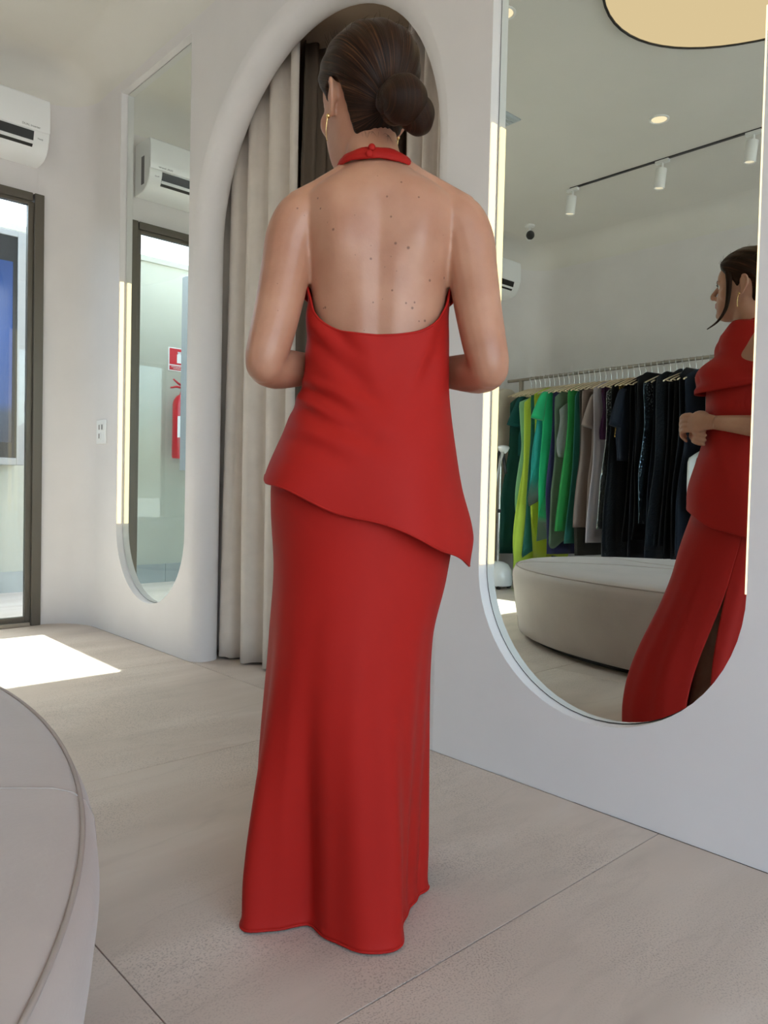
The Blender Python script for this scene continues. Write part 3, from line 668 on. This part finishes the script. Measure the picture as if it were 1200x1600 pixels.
# hair
def hair_mat(name, attr):
    M = bpy.data.materials.new(name); M.use_nodes = True; N = M.node_tree; bb = N.nodes['Principled BSDF']; LK = N.links.new
    at = N.nodes.new('ShaderNodeAttribute'); at.attribute_name = attr
    n1 = N.nodes.new('ShaderNodeTexNoise'); n1.inputs['Scale'].default_value = 1.0; n1.inputs['Detail'].default_value = 4; n1.inputs['Roughness'].default_value = .65; LK(at.outputs['Vector'], n1.inputs['Vector'])
    rp = N.nodes.new('ShaderNodeValToRGB'); LK(n1.outputs[0], rp.inputs[0]); e = rp.color_ramp.elements
    e[0].position = .36; e[0].color = (.010, .005, .003, 1); e[1].position = .74; e[1].color = (.12, .048, .019, 1); k = e.new(.56); k.color = (.026, .0100, .0048, 1)
    LK(rp.outputs[0], bb.inputs['Base Color']); bb.inputs['Roughness'].default_value = .42; bb.inputs['Specular IOR Level'].default_value = .13
    bp = N.nodes.new('ShaderNodeBump'); bp.inputs['Strength'].default_value = .45; bp.inputs['Distance'].default_value = .003; LK(n1.outputs[0], bp.inputs['Height']); LK(bp.outputs[0], bb.inputs['Normal'])
    return M
hair_m = hair_mat('brown_hair', 'flow')
def set_flow(me, fl_):
    a_ = me.attributes.new('flow', 'FLOAT_VECTOR', 'POINT'); a_.data.foreach_set('vector', [c2 for q in fl_ for c2 in q])
HL = [(0, .172), (25, .168), (45, .156), (62, .138), (75, .120), (84, .098), (92, .122), (104, .120), (116, .085), (130, .050), (150, .028), (180, .016)]
BUN_H = Vector((.0, -.112, .062)); hc = Vector((0, -.006, .112)); bax = (BUN_H-hc).normalized()
bu = Vector((1, 0, 0)); bw = bax.cross(bu)
rows = []; flow = []; NH = 144
for h in np.linspace(.004, .2165, 66):
    r_ = []
    for k in range(NH):
        th = 2*PI*k/NH; p_ = head_pt(h, th); deg = abs(math.degrees((th+PI) % (2*PI)-PI)); hl = interp(HL, deg)[0]
        dv = (p_-hc).normalized(); up = sm(-.012, .012, h-hl)
        th_ = .009+.014*max(0, dv.z)**1.5+.010*max(0, -dv.y)*sm(.05, .15, h)
        th_ += .0010*math.sin(23*math.atan2(dv.dot(bw), dv.dot(bu))+4*dv.dot(bax))
        q = p_+dv*(-.008+(th_+.008)*up); r_.append(HM @ q)
        an = math.atan2(dv.dot(bw), dv.dot(bu)); po = math.acos(max(-1, min(1, dv.dot(bax))))
        flow.append((math.cos(an)*34, math.sin(an)*34, po*1.0))
    rows.append(r_)
hm_ = MB(); hm_.grid(rows, True, True)
hair = hm_.build('hair', hair_m, person, smooth=180); set_flow(hair.data, flow); hair['label'] = 'dark brown hair pulled back'
# chignon: a thick coil plus a hanging lobe
def strand_tube(name, pts_, rad, par, n=26, flat=1.0, k=9.0):
    b_ = MB(); b_.tube(pts_, rad, n, True, flat); o_ = b_.build(name, hair_m, par, smooth=180)
    fl_ = [(math.cos(2*PI*j/n)*k, math.sin(2*PI*j/n)*k, i*.12) for i in range(len(pts_)) for j in range(n)]
    set_flow(o_.data, fl_); return o_
BM = HM @ Matrix.Translation((.0, -.140, .060)) @ Matrix.Rotation(math.radians(12), 4, 'X')
def lobe(name, c_, r_, tilt, k=150):
    b_ = MB(); rt = Matrix.Rotation(tilt, 3, 'Y'); rows_b = []; fl_ = []
    for i in range(1, 28):
        a = PI*i/28
        rr = []
        for q in range(48):
            f_ = 2*PI*q/48; p_ = Vector((r_[0]*math.cos(a), r_[1]*math.sin(a)*math.cos(f_), r_[2]*math.sin(a)*math.sin(f_)))
            p_ *= 1+.012*math.sin(9*a+2.0)+.02*math.sin(2*f_+3*a)
            fl_.append((math.cos(a)*k*.36, .25*math.cos(f_), .25*math.sin(f_))); rr.append(BM @ (Vector(c_)+rt @ p_))
        rows_b.append(rr)
    b_.grid(rows_b, True, True); o_ = b_.build(name, hair_m, hair, smooth=180); set_flow(o_.data, fl_); return o_
bun = lobe('bun', (-.010, -.008, .004), (.043, .038, .040), math.radians(-12))
lobe('bun_fold', (.024, -.002, -.010), (.031, .033, .036), math.radians(-38))
lobe('bun_curl', (-.034, .004, .006), (.016, .026, .030), math.radians(18))
core = strand_tube('bun_core', [BM @ Vector((0, .04-.012*i, 0)) for i in range(7)], [.030, .030, .028, .027, .026, .020, .008], hair)
lock = catmull([HM @ Vector(p_) for p_ in [(.056, .050, .180), (.074, .042, .150), (.079, .036, .110), (.076, .036, .065), (.073, .042, .022), (.075, .064, -.018), (.080, .096, -.044)]], 6)
strand_tube('hair_lock', lock, [.0120*(1-.85*(i/(len(lock)-1))**1.5) for i in range(len(lock))], hair, 10, .5, 3)
rnd = random.Random(4); fl2 = MB()     # short loose hairs at crown and nape
for i in range(70):
    th = rnd.uniform(0, 2*PI); base = head_pt(rnd.uniform(.17, .214), th); dv = (base-hc).normalized()
    p0 = base+dv*.018; p1 = p0+dv*rnd.uniform(.004, .014)+Vector((rnd.uniform(-.012, .012), -.012, .002))
    fl2.tube([HM @ p0, HM @ ((p0+p1)/2+dv*.003), HM @ p1], [.00035, .0003, .0001], 4)
for i in range(26):
    x = rnd.uniform(-.05, .05); p0 = Vector((x, -.075+abs(x)*.5, .034)); p1 = p0+Vector((rnd.uniform(-.01, .01), -.002, -rnd.uniform(.004, .014)))
    fl2.tube([HM @ p0, HM @ p1], [.00028, .00008], 4)
o_ = fl2.build('loose_hairs', brow_m, hair); o_['kind'] = 'stuff'
# earrings
for sg_ in (-1, 1):
    er = MB().ell(HM @ Vector((sg_*.0765, .002, .070)), (.0042,)*3, nu=10, nv=6).build('earring', gold, person, smooth=180)
    q = [HM @ Vector((sg_*.0775, .003, .068)), HM @ Vector((sg_*.078, .006, .046)), HM @ Vector((sg_*.076, .004, .026))]
    MB().tube(catmull(q, 5), .0009, 6).build('chain', gold, er, smooth=180)

# ---- clothes
def torso_r(z, th):       # point on the body at height z, angle th (0 = front, +90 deg = photographed right)
    cx, cy, a, bf, bk = interp(TORSO, z); s, c_ = math.sin(th), math.cos(th); e = 2.2
    return cx, cy, a*math.copysign(abs(s)**(2/e), s), (bf if c_ > 0 else bk)*math.copysign(abs(c_)**(2/e), c_)
TOPW = [(.66, -.214, .172, .172, .200), (.713, -.216, .174, .168, .196), (.76, -.218, .178, .164, .190), (.85, -.210, .163, .152, .180), (.95, -.172, .143, .126, .160), (1.04, -.138, .134, .102, .142), (1.12, -.133, .131, .097, .136), (1.22, -.135, .133, .101, .134), (1.30, -.142, .142, .11, .12)]
PULLS = [(-.135, 1.200, -.015, 1.035, .010, .0060), (-.128, 1.120, .010, .985, .010, .0050), (-.140, 1.025, .000, .945, .0085, .0065), (-.150, .985, .030, .905, .010, .0060), (-.165, .930, -.03, .880, .010, .0035), (.10, 1.08, .055, .93, .012, .0030), (.125, 1.17, .09, 1.02, .008, .0028)]
def top_pt(z, th):
    l, r, bk, bf = interp(TOPW, z); cx = (l+r)/2; a = (r-l)/2
    s, c_ = math.sin(th), math.cos(th); e = 2.25
    x = cx+a*math.copysign(abs(s)**(2/e), s); y = (bf if c_ > 0 else bk)*math.copysign(abs(c_)**(2/e), c_)
    d = Vector((s, c_, 0)); amp = .003+.006*sm(1.05, .80, z)
    f_ = math.sin(9*(z-.30*x)*PI+1.0)*.35*(1-sm(1.0, 1.12, z)) + .8*math.sin(5*th+2+6*z)*sm(1.0, .78, z)
    g_ = 0.0                       # soft diagonal pulls across the back
    if c_ < .2:
        for x0, z0, x1, z1, wd, am in PULLS:
            lx, lz = x1-x0, z1-z0; ln = math.hypot(lx, lz); u = ((x-x0)*lx+(z-z0)*lz)/ln**2; dd = ((x-x0)*lz-(z-z0)*lx)/ln
            if -.3 < u < 1.3:
                wn_ = sm(-.12, .18, u)*(1-sm(.55, 1.15, u)); w2 = wd*(1+.8*max(0, u))
                g_ += am*wn_*(-math.exp(-(dd/w2)**2)+.75*math.exp(-((dd+1.9*w2)/w2)**2)+.45*math.exp(-((dd-1.9*w2)/w2)**2))
    return Vector((x, y, z))+d*(amp*f_+g_*sm(.2, -.2, c_))
def hem_top(th):
    x = -.02+.195*math.sin(th); z = .782-.36*x
    return z-.016*max(0, math.sin(th))**6*1.0+.004*math.sin(7*th)
def edge_top(th):
    deg = abs(math.degrees((th+PI) % (2*PI)-PI))
    return interp([(0, 1.30), (40, 1.29), (65, 1.262), (85, 1.238), (92, 1.230), (98, 1.212), (108, 1.182), (124, 1.150), (145, 1.124), (165, 1.113), (180, 1.110)], deg)[0]
NT, MT = 260, 120; rows = []
for i in range(MT+1):
    v = i/MT; row = []
    for k in range(NT):
        th = 2*PI*k/NT; z0, z1 = hem_top(th), edge_top(th); row.append(top_pt(z0+(z1-z0)*v, th))
    rows.append(row)
top = MB().grid(rows, True).build('halter_top', red_cloth, person, smooth=180, solid=.0025); top['label'] = 'red halter top with slanted hem and open back'
# rolled hems
MB().tube([p_ for p_ in rows[0]]+[rows[0][0]], .0022, 6, False).build('hem', red_cloth, top, smooth=180)
MB().tube([p_ for p_ in rows[-1]]+[rows[-1][0]], .0024, 6, False).build('back_edge', red_cloth, top, smooth=180)
# cowl drape from the neck over the chest
rows = []
for i in range(31):
    v = i/30; row = []
    for k in range(61):
        u = -1+2*k/60; th = u*math.radians(98-10*(1-v)); 
        zc = 1.428-.238*v+.030*(abs(u)**2)*v - .012*math.sin(PI*v)
        z = zc + (.010*math.cos(th) if v < .2 else 0)
        wN, fN, bN = .062, .062, .060
        wB, fB = .160, .198
        q = v**.75; a = wN+(wB-wN)*v**.55; f_ = fN+(fB-fN)*q**1.1; bk = bN+(.03-bN)*q
        s, c_ = math.sin(th), math.cos(th)
        fold = .013*math.sin(v*13-1.6*abs(u)*2)*sm(.08, .4, v)*(1-.5*abs(u))
        if v > .92: fold -= .020*(v-.92)/.08
        row.append(Vector((a*s*(1+fold*2), .004+(f_ if c_ > 0 else bk)*c_+fold*1.2*max(c_, .2), z)))
    rows.append(row)
MB().grid(rows).build('cowl_drape', red_cloth, top, smooth=180, solid=.0025)
# neck band with two covered buttons
nb = []
for k in range(49):
    th = 2*PI*k/48; back = max(0, -math.cos(th))
    nb.append((-.011+.0700*math.sin(th), -.002+.0640*math.cos(th), 1.438+.003*back-.022*max(0, math.cos(th))))
rowsb = []
for j in range(10):
    a = 2*PI*j/10
    rowsb.append([(-.010+(p_[0]+.010)*(1+.045*math.cos(a)-.05*math.sin(a)), p_[1]*(1+.055*math.cos(a)-.06*math.sin(a)), p_[2]+(.0075+.0045*max(0, -math.cos(2*PI*k/48)))*math.sin(a)+.0010*math.sin(k*1.1+j*1.9)) for k, p_ in enumerate(nb[:-1])])
rowsb.append(rowsb[0])
MB().grid(rowsb, True).build('neck_band', red_cloth, top, smooth=180)
for x, z in [(-.016, 1.449), (-.020, 1.437)]:
    mm_ = Matrix.Translation((x-.002, -.0675-(1.452-z)*.22, z)) @ Matrix.Rotation(PI/2, 4, 'X')
    bb_ = MB().lathe([(.006, -.002), (.0068, 0), (.0064, .002), (.003, .0032)], n=16); MB().add([mm_ @ Vector(p_) for p_ in bb_.v], bb_.f).build('button', red_cloth, top, smooth=60)

# skirt
PRI = PMI
hem_px = [(383,1452),(428,1457),(482,1449),(516,1470),(560,1490),(600,1493),(624,1478),(626,1446),(640,1424),(648,1404),(664,1393)]
hp = [(PRI @ on_floor(*q)) for q in hem_px]; hp = [(p_.x, p_.y) for p_ in hp]
front = [(.128, .190), (.108, .285), (.040, .355), (-.050, .375), (-.140, .330), (-.200, .220), (-.228, .100)]
hem = catmull([(x, y, 0) for x, y in hp+front], 8, True)
# resample hem by angle about its centre, measured so that theta matches the rings above
hcx, hcy = -.055, .12
SKW = [(.0, -.226, .112, .14, .24), (.30, -.216, .114, .088, .202), (.548, -.199, .118, .050, .174), (.67, -.193, .139, .033, .163), (.80, -.196, .155, .012, .146), (.88, -.188, .146, .002, .132), (.98, -.148, .122, .0, .105)]
SL = math.radians(76)          # slit, front towards her right
NS = 240; rows = []
hem_xy = [(p_.x, p_.y) for p_ in hem]
def hem_at(th):
    # the farthest crossing of the hem outline along direction th
    dx, dy = math.sin(th), math.cos(th); best = 0
    for i in range(len(hem_xy)):
        (x0, y0), (x1, y1) = hem_xy[i], hem_xy[(i+1) % len(hem_xy)]
        ax, ay, ex, ey_ = x0-hcx, y0-hcy, x1-x0, y1-y0; det = dx*(-ey_)+dy*ex
        if abs(det) < 1e-9: continue
        t_ = (ax*(-ey_)+ay*ex)/det; s_ = (dx*ay-dy*ax)/det
        if 0 <= s_ <= 1 and t_ > best: best = t_
    return Vector((hcx+dx*best, hcy+dy*best, 0))
hemv = {}
zs = list(np.linspace(.98, .10, 60))+list(np.linspace(.085, .006, 14))
for z in zs:
    l, r, cy, bdep = interp(SKW, z); cx = (l+r)/2; a_ = (r-l)/2; row = []
    gap = math.radians(24)*sm(.56, .0, z)**.8 if z < .56 else 0.0004
    for k in range(NS+1):
        th = SL+gap*.35+(2*PI-gap)*k/NS
        s, c_ = math.sin(th), math.cos(th)
        base = Vector((cx+a_*s, cy+bdep*c_, z))
        kk = round(th, 5)
        hv = hem_at(th)
        bl = sm(.62, .0, z)**1.35
        p_ = base*(1-bl)+Vector((hv.x, hv.y, z))*bl; p_.z = z
        d = Vector((s, c_, 0)); lowf = sm(.75, .10, z)
        p_ += d*(.0055*math.sin(8*th+.8+1.5*z)+.003*math.sin(17*th+2.0-2*z))*lowf*(1-.4*sm(.1, 0, z))
        p_ += d*.0025*math.sin(3*th+14*z)*sm(.5, .7, z)
        if z < .03: p_ += d*.006*(1-z/.03)**2
        row.append(p_)
    rows.append(row)
skirt = MB().grid(rows).build('maxi_skirt', red_cloth, person, smooth=180, solid=.0022); skirt['label'] = 'floor-length red skirt with a front slit'
MB().tube(rows[-1], .0026, 6).build('hem', red_cloth, skirt, smooth=180)
# bangle on the left wrist
q = [Vector((-.082, .146, 1.084))+Vector((-.75, .65, 0))*math.sin(a)*.029+Vector((0, 0, 1))*math.cos(a)*.029 for a in [2*PI*k/24 for k in range(25)]]
MB().tube(q, .0022, 8, False).build('bangle', gold, person, smooth=180)

# ------------------------------------------------------------------ clothes rail, hangers and garments (seen in the large mirror)
RX, RZ = -2.12, 1.885
RSL = .055
def rx(y): return RX+(4.4-y)*RSL       # the rail stands slightly askew
rk = thing('clothes_rail', 'long champagne metal clothes rail full of garments, seen in the mirror', 'clothes rail', (rx(0), 0, 0), math.atan(RSL))
RY0, RY1 = 0.9, 4.46
MB().tube([(0, RY0, RZ), (0, RY1+.10, RZ)], .014, 14).build('rail', bronze_lt, rk, smooth=40)
for y in (RY0+.04, RY1-.06):
    MB().box((-.016, y-.016, 0.02), (.016, y+.016, RZ-.01)).build('post', bronze_lt, rk, bevel=.002)
    MB().box((-.25, y-.02, 0), (.25, y+.02, .022)).build('foot', bronze_lt, rk, bevel=.003)
def cloth_mat(name, c_, rough=.65, metal=0, sheen=.2, bump=.1, bscale=60, var=.06):
    return mat('cloth_'+name, c_, rough, metal, var=var, vscale=6, bump=bump, bscale=bscale, sheen=sheen if max(c_) > .08 else 0, spec=.5 if max(c_) > .08 else .22)
def sequin_mat(name, c_, metal=.9):
    M = bpy.data.materials.new('sequin_'+name); M.use_nodes = True; N = M.node_tree; bb = N.nodes['Principled BSDF']
    tc = N.nodes.new('ShaderNodeTexCoord'); vo = N.nodes.new('ShaderNodeTexVoronoi'); vo.inputs['Scale'].default_value = 110; N.links.new(tc.outputs['Object'], vo.inputs['Vector'])
    bb.inputs['Base Color'].default_value = (*c_, 1); bb.inputs['Metallic'].default_value = metal; bb.inputs['Roughness'].default_value = .18
    sb = N.nodes.new('ShaderNodeVectorMath'); sb.operation = 'SUBTRACT'; N.links.new(vo.outputs['Color'], sb.inputs[0]); sb.inputs[1].default_value = (.5, .5, .5)
    ge = N.nodes.new('ShaderNodeNewGeometry'); sc2 = N.nodes.new('ShaderNodeVectorMath'); sc2.operation = 'SCALE'; sc2.inputs['Scale'].default_value = .9; N.links.new(sb.outputs[0], sc2.inputs[0])
    ad = N.nodes.new('ShaderNodeVectorMath'); ad.operation = 'ADD'; N.links.new(ge.outputs['Normal'], ad.inputs[0]); N.links.new(sc2.outputs[0], ad.inputs[1])
    no = N.nodes.new('ShaderNodeVectorMath'); no.operation = 'NORMALIZE'; N.links.new(ad.outputs[0], no.inputs[0]); N.links.new(no.outputs[0], bb.inputs['Normal'])
    return M
CM = {
 'pine': cloth_mat('pine', (.006, .055, .042)), 'teal': cloth_mat('teal', (.004, .075, .070)), 'mint': cloth_mat('mint', (.30, .62, .36)), 'lime': cloth_mat('lime', (.58, .80, .08)),
 'chart': cloth_mat('chartreuse', (.42, .55, .03)), 'emerald': cloth_mat('emerald', (.0, .44, .16)), 'turq': cloth_mat('turquoise', (.0, .30, .27)), 'sage': cloth_mat('sage', (.10, .17, .11)),
 'green': cloth_mat('green', (.01, .26, .05)), 'dteal': cloth_mat('deepteal', (.004, .13, .10)), 'charc': cloth_mat('charcoal', (.055, .055, .05)), 'taupe': cloth_mat('taupe', (.20, .145, .125), .45),
 'mauve': cloth_mat('mauve', (.26, .20, .18), .42), 'lilac': cloth_mat('lilac', (.36, .32, .35), .45), 'plum': cloth_mat('plum', (.045, .012, .045), .6, bump=.5, bscale=90), 'black': cloth_mat('black', (.006, .0065, .009), .7),
 'navy': cloth_mat('navy', (.009, .014, .026), .7), 'ink': cloth_mat('ink', (.008, .010, .017), .6), 'lace': cloth_mat('blacklace', (.010, .013, .018), .5, bump=1.0, bscale=55), 'white': cloth_mat('white', (.68, .70, .70), .6),
 'silver': sequin_mat('silver', (.62, .66, .66)), 'goldq': sequin_mat('gold', (.70, .42, .12)), 'jet': sequin_mat('jet', (.10, .14, .18)), 'ruffle': cloth_mat('greyruffle', (.25, .29, .28), .4, bump=.6, bscale=40), 'satin': cloth_mat('blacksatin', (.010, .011, .016), .33), 'navyb': cloth_mat('navyblue', (.012, .015, .09))}
HZ = RZ-.115                         # hanger bar height
def hanger():
    h = thing('clothes_hanger', 'beige flocked hanger with a chrome hook on the clothes rail', 'hanger', (0, 0, 0), 0, 'hangers on the clothes rail')
    sh = catmull([(-.228, 0, -.066), (-.205, 0, -.054), (-.10, 0, -.012), (-.03, 0, .012), (0, 0, .016), (.03, 0, .012), (.10, 0, -.012), (.205, 0, -.054), (.228, 0, -.066)], 3)
    MB().tube(sh, .0075, 8, flat=.8).build('shoulder_bar', flock, h, smooth=180)
    MB().tube([(-.19, 0, -.058), (0, 0, -.064), (.19, 0, -.058)], .0042, 6).build('lower_bar', flock, h, smooth=180)
    hk = [(0, 0, .015), (0, 0, .070)]+[(.017*math.cos(a)-.0, 0, .1145+.0175*math.sin(a)) for a in [math.radians(d_) for d_ in (-60, -20, 20, 60, 100, 140, 170)]]
    MB().tube(catmull([(0, 0, .015), (0, 0, .075), (.012, 0, .098)]+hk[3:], 3), .0019, 6).build('hook', chrome, h, smooth=180)
    return h
h0 = hanger(); h_used = [False]
def put_hanger(y, rz):
    if not h_used[0]: h = h0; h_used[0] = True
    else:
        h = h0.copy(); col.objects.link(h)
        for ch in h0.children:
            c2 = ch.copy(); col.objects.link(c2); c2.parent = h
    h.location = (rx(y), y, HZ); h.rotation_euler = (0, 0, rz); return h
def garment(kind, label, y, mkey, zb, half=.20, thick=.014, style='long', seed=0, group=None, flare=.0, hank=0, sleeve=None, rz=0, z_top=None, xoff=0, neck=.05):
    rnd = random.Random(seed*13+5); zt = (z_top if z_top else HZ+.004+rnd.uniform(-.012, .016)-(.050 if seed % 3 == 1 else 0)); neck = max(neck, .11 if seed % 3 == 1 else 0); xoff += rnd.uniform(-.025, .03); g = thing(kind, label, 'garment', (rx(y)+xoff, y, 0), rz, group)
    half *= rnd.uniform(.84, 1.10); ln_ = rnd.uniform(.004, .022); ln2 = rnd.uniform(-.015, .05); n = 44; m_ = 26; rows = []; ph = [rnd.uniform(0, 6.28) for _ in range(4)]; fr1 = rnd.choice([5, 6, 7]); 
    for i in range(m_+1):
        v = i/m_; row = []
        for k in range(n):
            th = 2*PI*k/n; s, c_ = math.sin(th), math.cos(th)
            zend = zb-hank*(.5+.5*math.cos(2*th+ph[0]))+ (hank*.25*math.sin(3*th+ph[1]))
            if v < .16:
                q = v/.16; wx = neck+(half-neck)*q; zz = zt-.072*q**1.25; ty = thick*(.25+.6*q)
            else:
                q = (v-.16)/.84; wx = half*(1-.10*math.sin(PI*min(1, q*1.6))*(style != 'box')) + flare*q; zz = (zt-.072)+(zend-(zt-.072))*q; ty = thick*(.85+.35*q)
                f_ = sm(0, .5, q)
                wob = .22*math.sin(fr1*th+ph[2]+1.2*q)*f_+.12*math.sin((fr1+5)*th+ph[3])*f_
                ty *= 1+wob*1.6; wx *= 1+.10*wob+.035*math.sin(9*q+ph[1])*f_
            row.append((wx*math.copysign(abs(c_)**.75, c_)+ln_*sm(0, .6, v)*math.sin(5.5*v+ph[0])+ln2*v, ty*s, zz))
        rows.append(row)
    MB().grid(rows, True, True).build('cloth', CM[mkey], g, smooth=180)
    if sleeve:
        ln, sk = sleeve
        for sg_ in (1, -1):
            sl = []
            for i in range(11):
                q = i/10; c0 = Vector((sg_*(half-.045+.085*q**.7), 0, zt-.052-ln*q))
                sl.append([c0+Vector((sg_*(.032+.036*q)*math.cos(2*PI*k/16), (thick*1.5+.004*q)*math.sin(2*PI*k/16), .012*math.cos(2*PI*k/16)*q)) for k in range(16)])
            MB().grid(sl, True, True).build('sleeve', CM[sk or mkey], g, smooth=180)
    put_hanger(y, rz)
    return g
GR = 'garments on the clothes rail'
rows_ = [  # label, material, step, bottom z, half width, options
 ('long dark pine-green dress at the far left end of the rail', 'long_dress', 'pine', .00, .42, .215, dict(flare=.07)),
 ('deep teal short-sleeved top at the left end of the rail', 'short_sleeved_top', 'teal', .065, 1.20, .195, dict(sleeve=(.27, None), thick=0.017)),
 ('pale mint dress with a pointed hem below the teal top', 'dress', 'mint', .045, .88, .22, dict(hank=.22, z_top=1.72, neck=.03)),
 ('bright lime dress with zigzag hem near the left end', 'dress', 'lime', .070, .58, .235, dict(hank=.38, thick=0.016, flare=.02)),
 ('dark green dress squeezed between two lime dresses', 'dress', 'dteal', .045, .50, .20, dict(hank=.1)),
 ('chartreuse dress to the right of the lime dress', 'dress', 'chart', .050, .72, .235, dict(hank=.42, thick=0.015)),
 ('turquoise blouse with a pointed side hem', 'blouse', 'turq', .050, 1.02, .225, dict(hank=.26, flare=.03)),
 ('bright emerald green dress with a pointed hem', 'dress', 'emerald', .060, .86, .25, dict(hank=.34, thick=0.018, sleeve=(.24, None))),
 ('navy blue dress hem showing between the green dresses', 'dress', 'navyb', .045, .45, .19, dict()),
 ('muted sage green dress among the greens', 'dress', 'sage', .050, .62, .205, dict(hank=.12)),
 ('silvery grey ruffled blouse among the green dresses', 'ruffled_blouse', 'ruffle', .040, 1.18, .235, dict(z_top=1.62, neck=.12, thick=0.015)),
 ('grass green long dress right of the grey ruffles', 'long_dress', 'green', .050, .66, .215, dict(flare=.05, thick=0.013)),
 ('long deep teal satin dress beside the taupe garments', 'long_dress', 'dteal', .055, .56, .21, dict(flare=.07, thick=0.016)),
 ('charcoal grey dress left of the taupe ones', 'dress', 'charc', .050, .46, .20, dict()),
 ('taupe brown long satin dress right of the charcoal one', 'long_dress', 'taupe', .055, .70, .215, dict(thick=0.016, flare=.02)),
 ('mauve taupe dress with wide short sleeves', 'dress', 'mauve', .060, .72, .215, dict(sleeve=(.27, None), thick=0.015, hank=.12)),
 ('pale lilac grey long dress right of the mauve one', 'long_dress', 'lilac', .050, .58, .205, dict(flare=.03)),
 ('plum purple lace top left of the silver sequins', 'lace_top', 'plum', .045, 1.32, .20, dict()),
 ('silver sequinned long dress, a glittering strip', 'sequin_dress', 'silver', .045, .70, .20, dict(thick=0.008, flare=.03)),
 ('black feathery lace long dress next to the silver sequins', 'long_dress', 'lace', .055, .42, .215, dict(thick=0.018, flare=.05)),
 ('gold sequinned top left of the dark navy top', 'gold_top', 'goldq', .060, 1.33, .205, dict(thick=0.012)),
 ('dark navy top with short wide sleeves right of the gold sequins', 'short_sleeved_top', 'navy', .055, 1.14, .205, dict(sleeve=(.30, None), thick=0.016)),
]
y = 4.33; sd_ = 1
for lb, kd, mk, step, zb, hf, op in rows_:
    y -= .053; zb -= .14 if zb < .75 else .03; garment(kd, lb, y, mk, zb, hf, seed=sd_, group=GR, rz=.16+.34*max(0, 1-sd_/13)+random.Random(sd_).uniform(-.02, .02), **op); sd_ += 1
darks = ['black', 'ink', 'black', 'jet', 'navy', 'lace', 'ink', 'black', 'satin', 'navy']
for i, mk in enumerate(darks):
    y -= .053
    if mk == 'jet':
        garment('sequin_dress', 'black sequinned dress glittering among the black garments', y, mk, .62, .225, seed=sd_, group=GR, thick=0.010, rz=.16)
    else:
        garment('black_dress', 'plain black or blue-black dress on the right part of the rail', y, mk, random.Random(i).uniform(.30, .50), .20+.022*random.Random(i+3).random(), seed=sd_, group='plain dark dresses on the clothes rail', thick=0.013, flare=.02, rz=.16+random.Random(i).uniform(-.03, .03), z_top=HZ+.02+.03*random.Random(i+9).random())
    sd_ += 1
y -= .055
wg = garment('white_blouse', 'white blouse with a wide cuff hanging beside her red top', y, 'white', 1.0, .10, seed=sd_, group=GR, thick=.010, xoff=-.02)
for sg_ in (1, -1):
    sl = []
    for i in range(17):
        z = 1.25-.52*i/16; q = sm(1.22, 1.10, z); cx_ = sg_*(.02+.24*q-.02*sm(.95, .75, z)); rr = .016+.026*q+.012*sm(.95, .75, z)
        sl.append([(cx_+rr*math.cos(2*PI*k/18), .020*math.sin(2*PI*k/18)*(1+.3*math.sin(3*2*PI*k/18+6*z)), z+.05*q*math.cos(2*PI*k/18)*(i == 16)) for k in range(18)])
    MB().grid(sl, True, True).build('sleeve', CM['white'], wg, smooth=180)
for i in range(9):
    y -= .055
    garment('black_dress', 'plain black or blue-black dress on the right part of the rail', y, 'black', .5, .20, seed=sd_, group='plain dark dresses on the clothes rail', thick=0.013); sd_ += 1
# cream garment bag past the end of the rail
bg_ = MB().grid([[(.19*f_*math.copysign(abs(math.cos(2*PI*k/32))**.6, math.cos(2*PI*k/32)), .035*math.sin(2*PI*k/32)*(1+.1*math.sin(9*z)), z) for k in range(32)] for z, f_ in [(1.80, .35), (1.785, .55), (1.74, .9), (1.70, 1), (1.4, 1), (1.0, 1.02), (.6, 1.0), (.55, .97)]], True, True).build('garment_bag', mat('cream_cover', (.60, .53, .43), .8, var=.04), smooth=50)
bg_.location = (RX+.06, 4.52, 0); tag(bg_, 'cream garment bag hanging past the left end of the rail', 'garment bag')
# garment steamer
st = thing('garment_steamer', 'white garment steamer with chrome pole and black clips in the corner', 'steamer', (-1.62, 4.215, 0))
MB().lathe([(.10, .02), (.125, .03), (.13, .06), (.12, .16), (.09, .21), (.05, .23), (.02, .235)], n=28).build('base_unit', white_pl, st, smooth=40)
for k in range(4):
    a = PI/4+PI/2*k; MB().tube([(.10*math.cos(a), .10*math.sin(a)-.01, .022), (.10*math.cos(a), .10*math.sin(a)+.01, .022)], .022, 14).build('wheel', black_pl, st, smooth=40)
MB().tube([(0, 0, .22), (0, 0, 1.22)], .010, 12).build('pole', chrome, st, smooth=40)
MB().tube([(0, 0, .66), (0, 0, .69)], .016, 12).build('clamp', black_pl, st, smooth=40)
for sg_ in (-1, 1):
    MB().tube(catmull([(0, 0, 1.20), (sg_*.03, 0, 1.17), (sg_*.055, 0, 1.09), (sg_*.065, -.01, 1.00)], 4), [.014]*13, 8).build('clip', black_pl, st, smooth=180)
MB().grid([[Vector((.0+rx*math.cos(2*PI*k/20), -.03+ry*math.sin(2*PI*k/20), z)) for k in range(20)] for z, rx, ry in [(1.175, .02, .02), (1.20, .055, .03), (1.225, .07, .035), (1.24, .06, .03), (1.245, .03, .02)]], True, True).build('steam_head', white_pl, st, smooth=50)
MB().tube(catmull([(.02, -.04, 1.19), (.12, -.05, .9), (.16, -.04, .5), (.12, -.02, .2), (.06, 0, .17)], 6), .011, 8).build('hose', mat('grey_hose', (.45, .45, .45), .5), st, smooth=180)
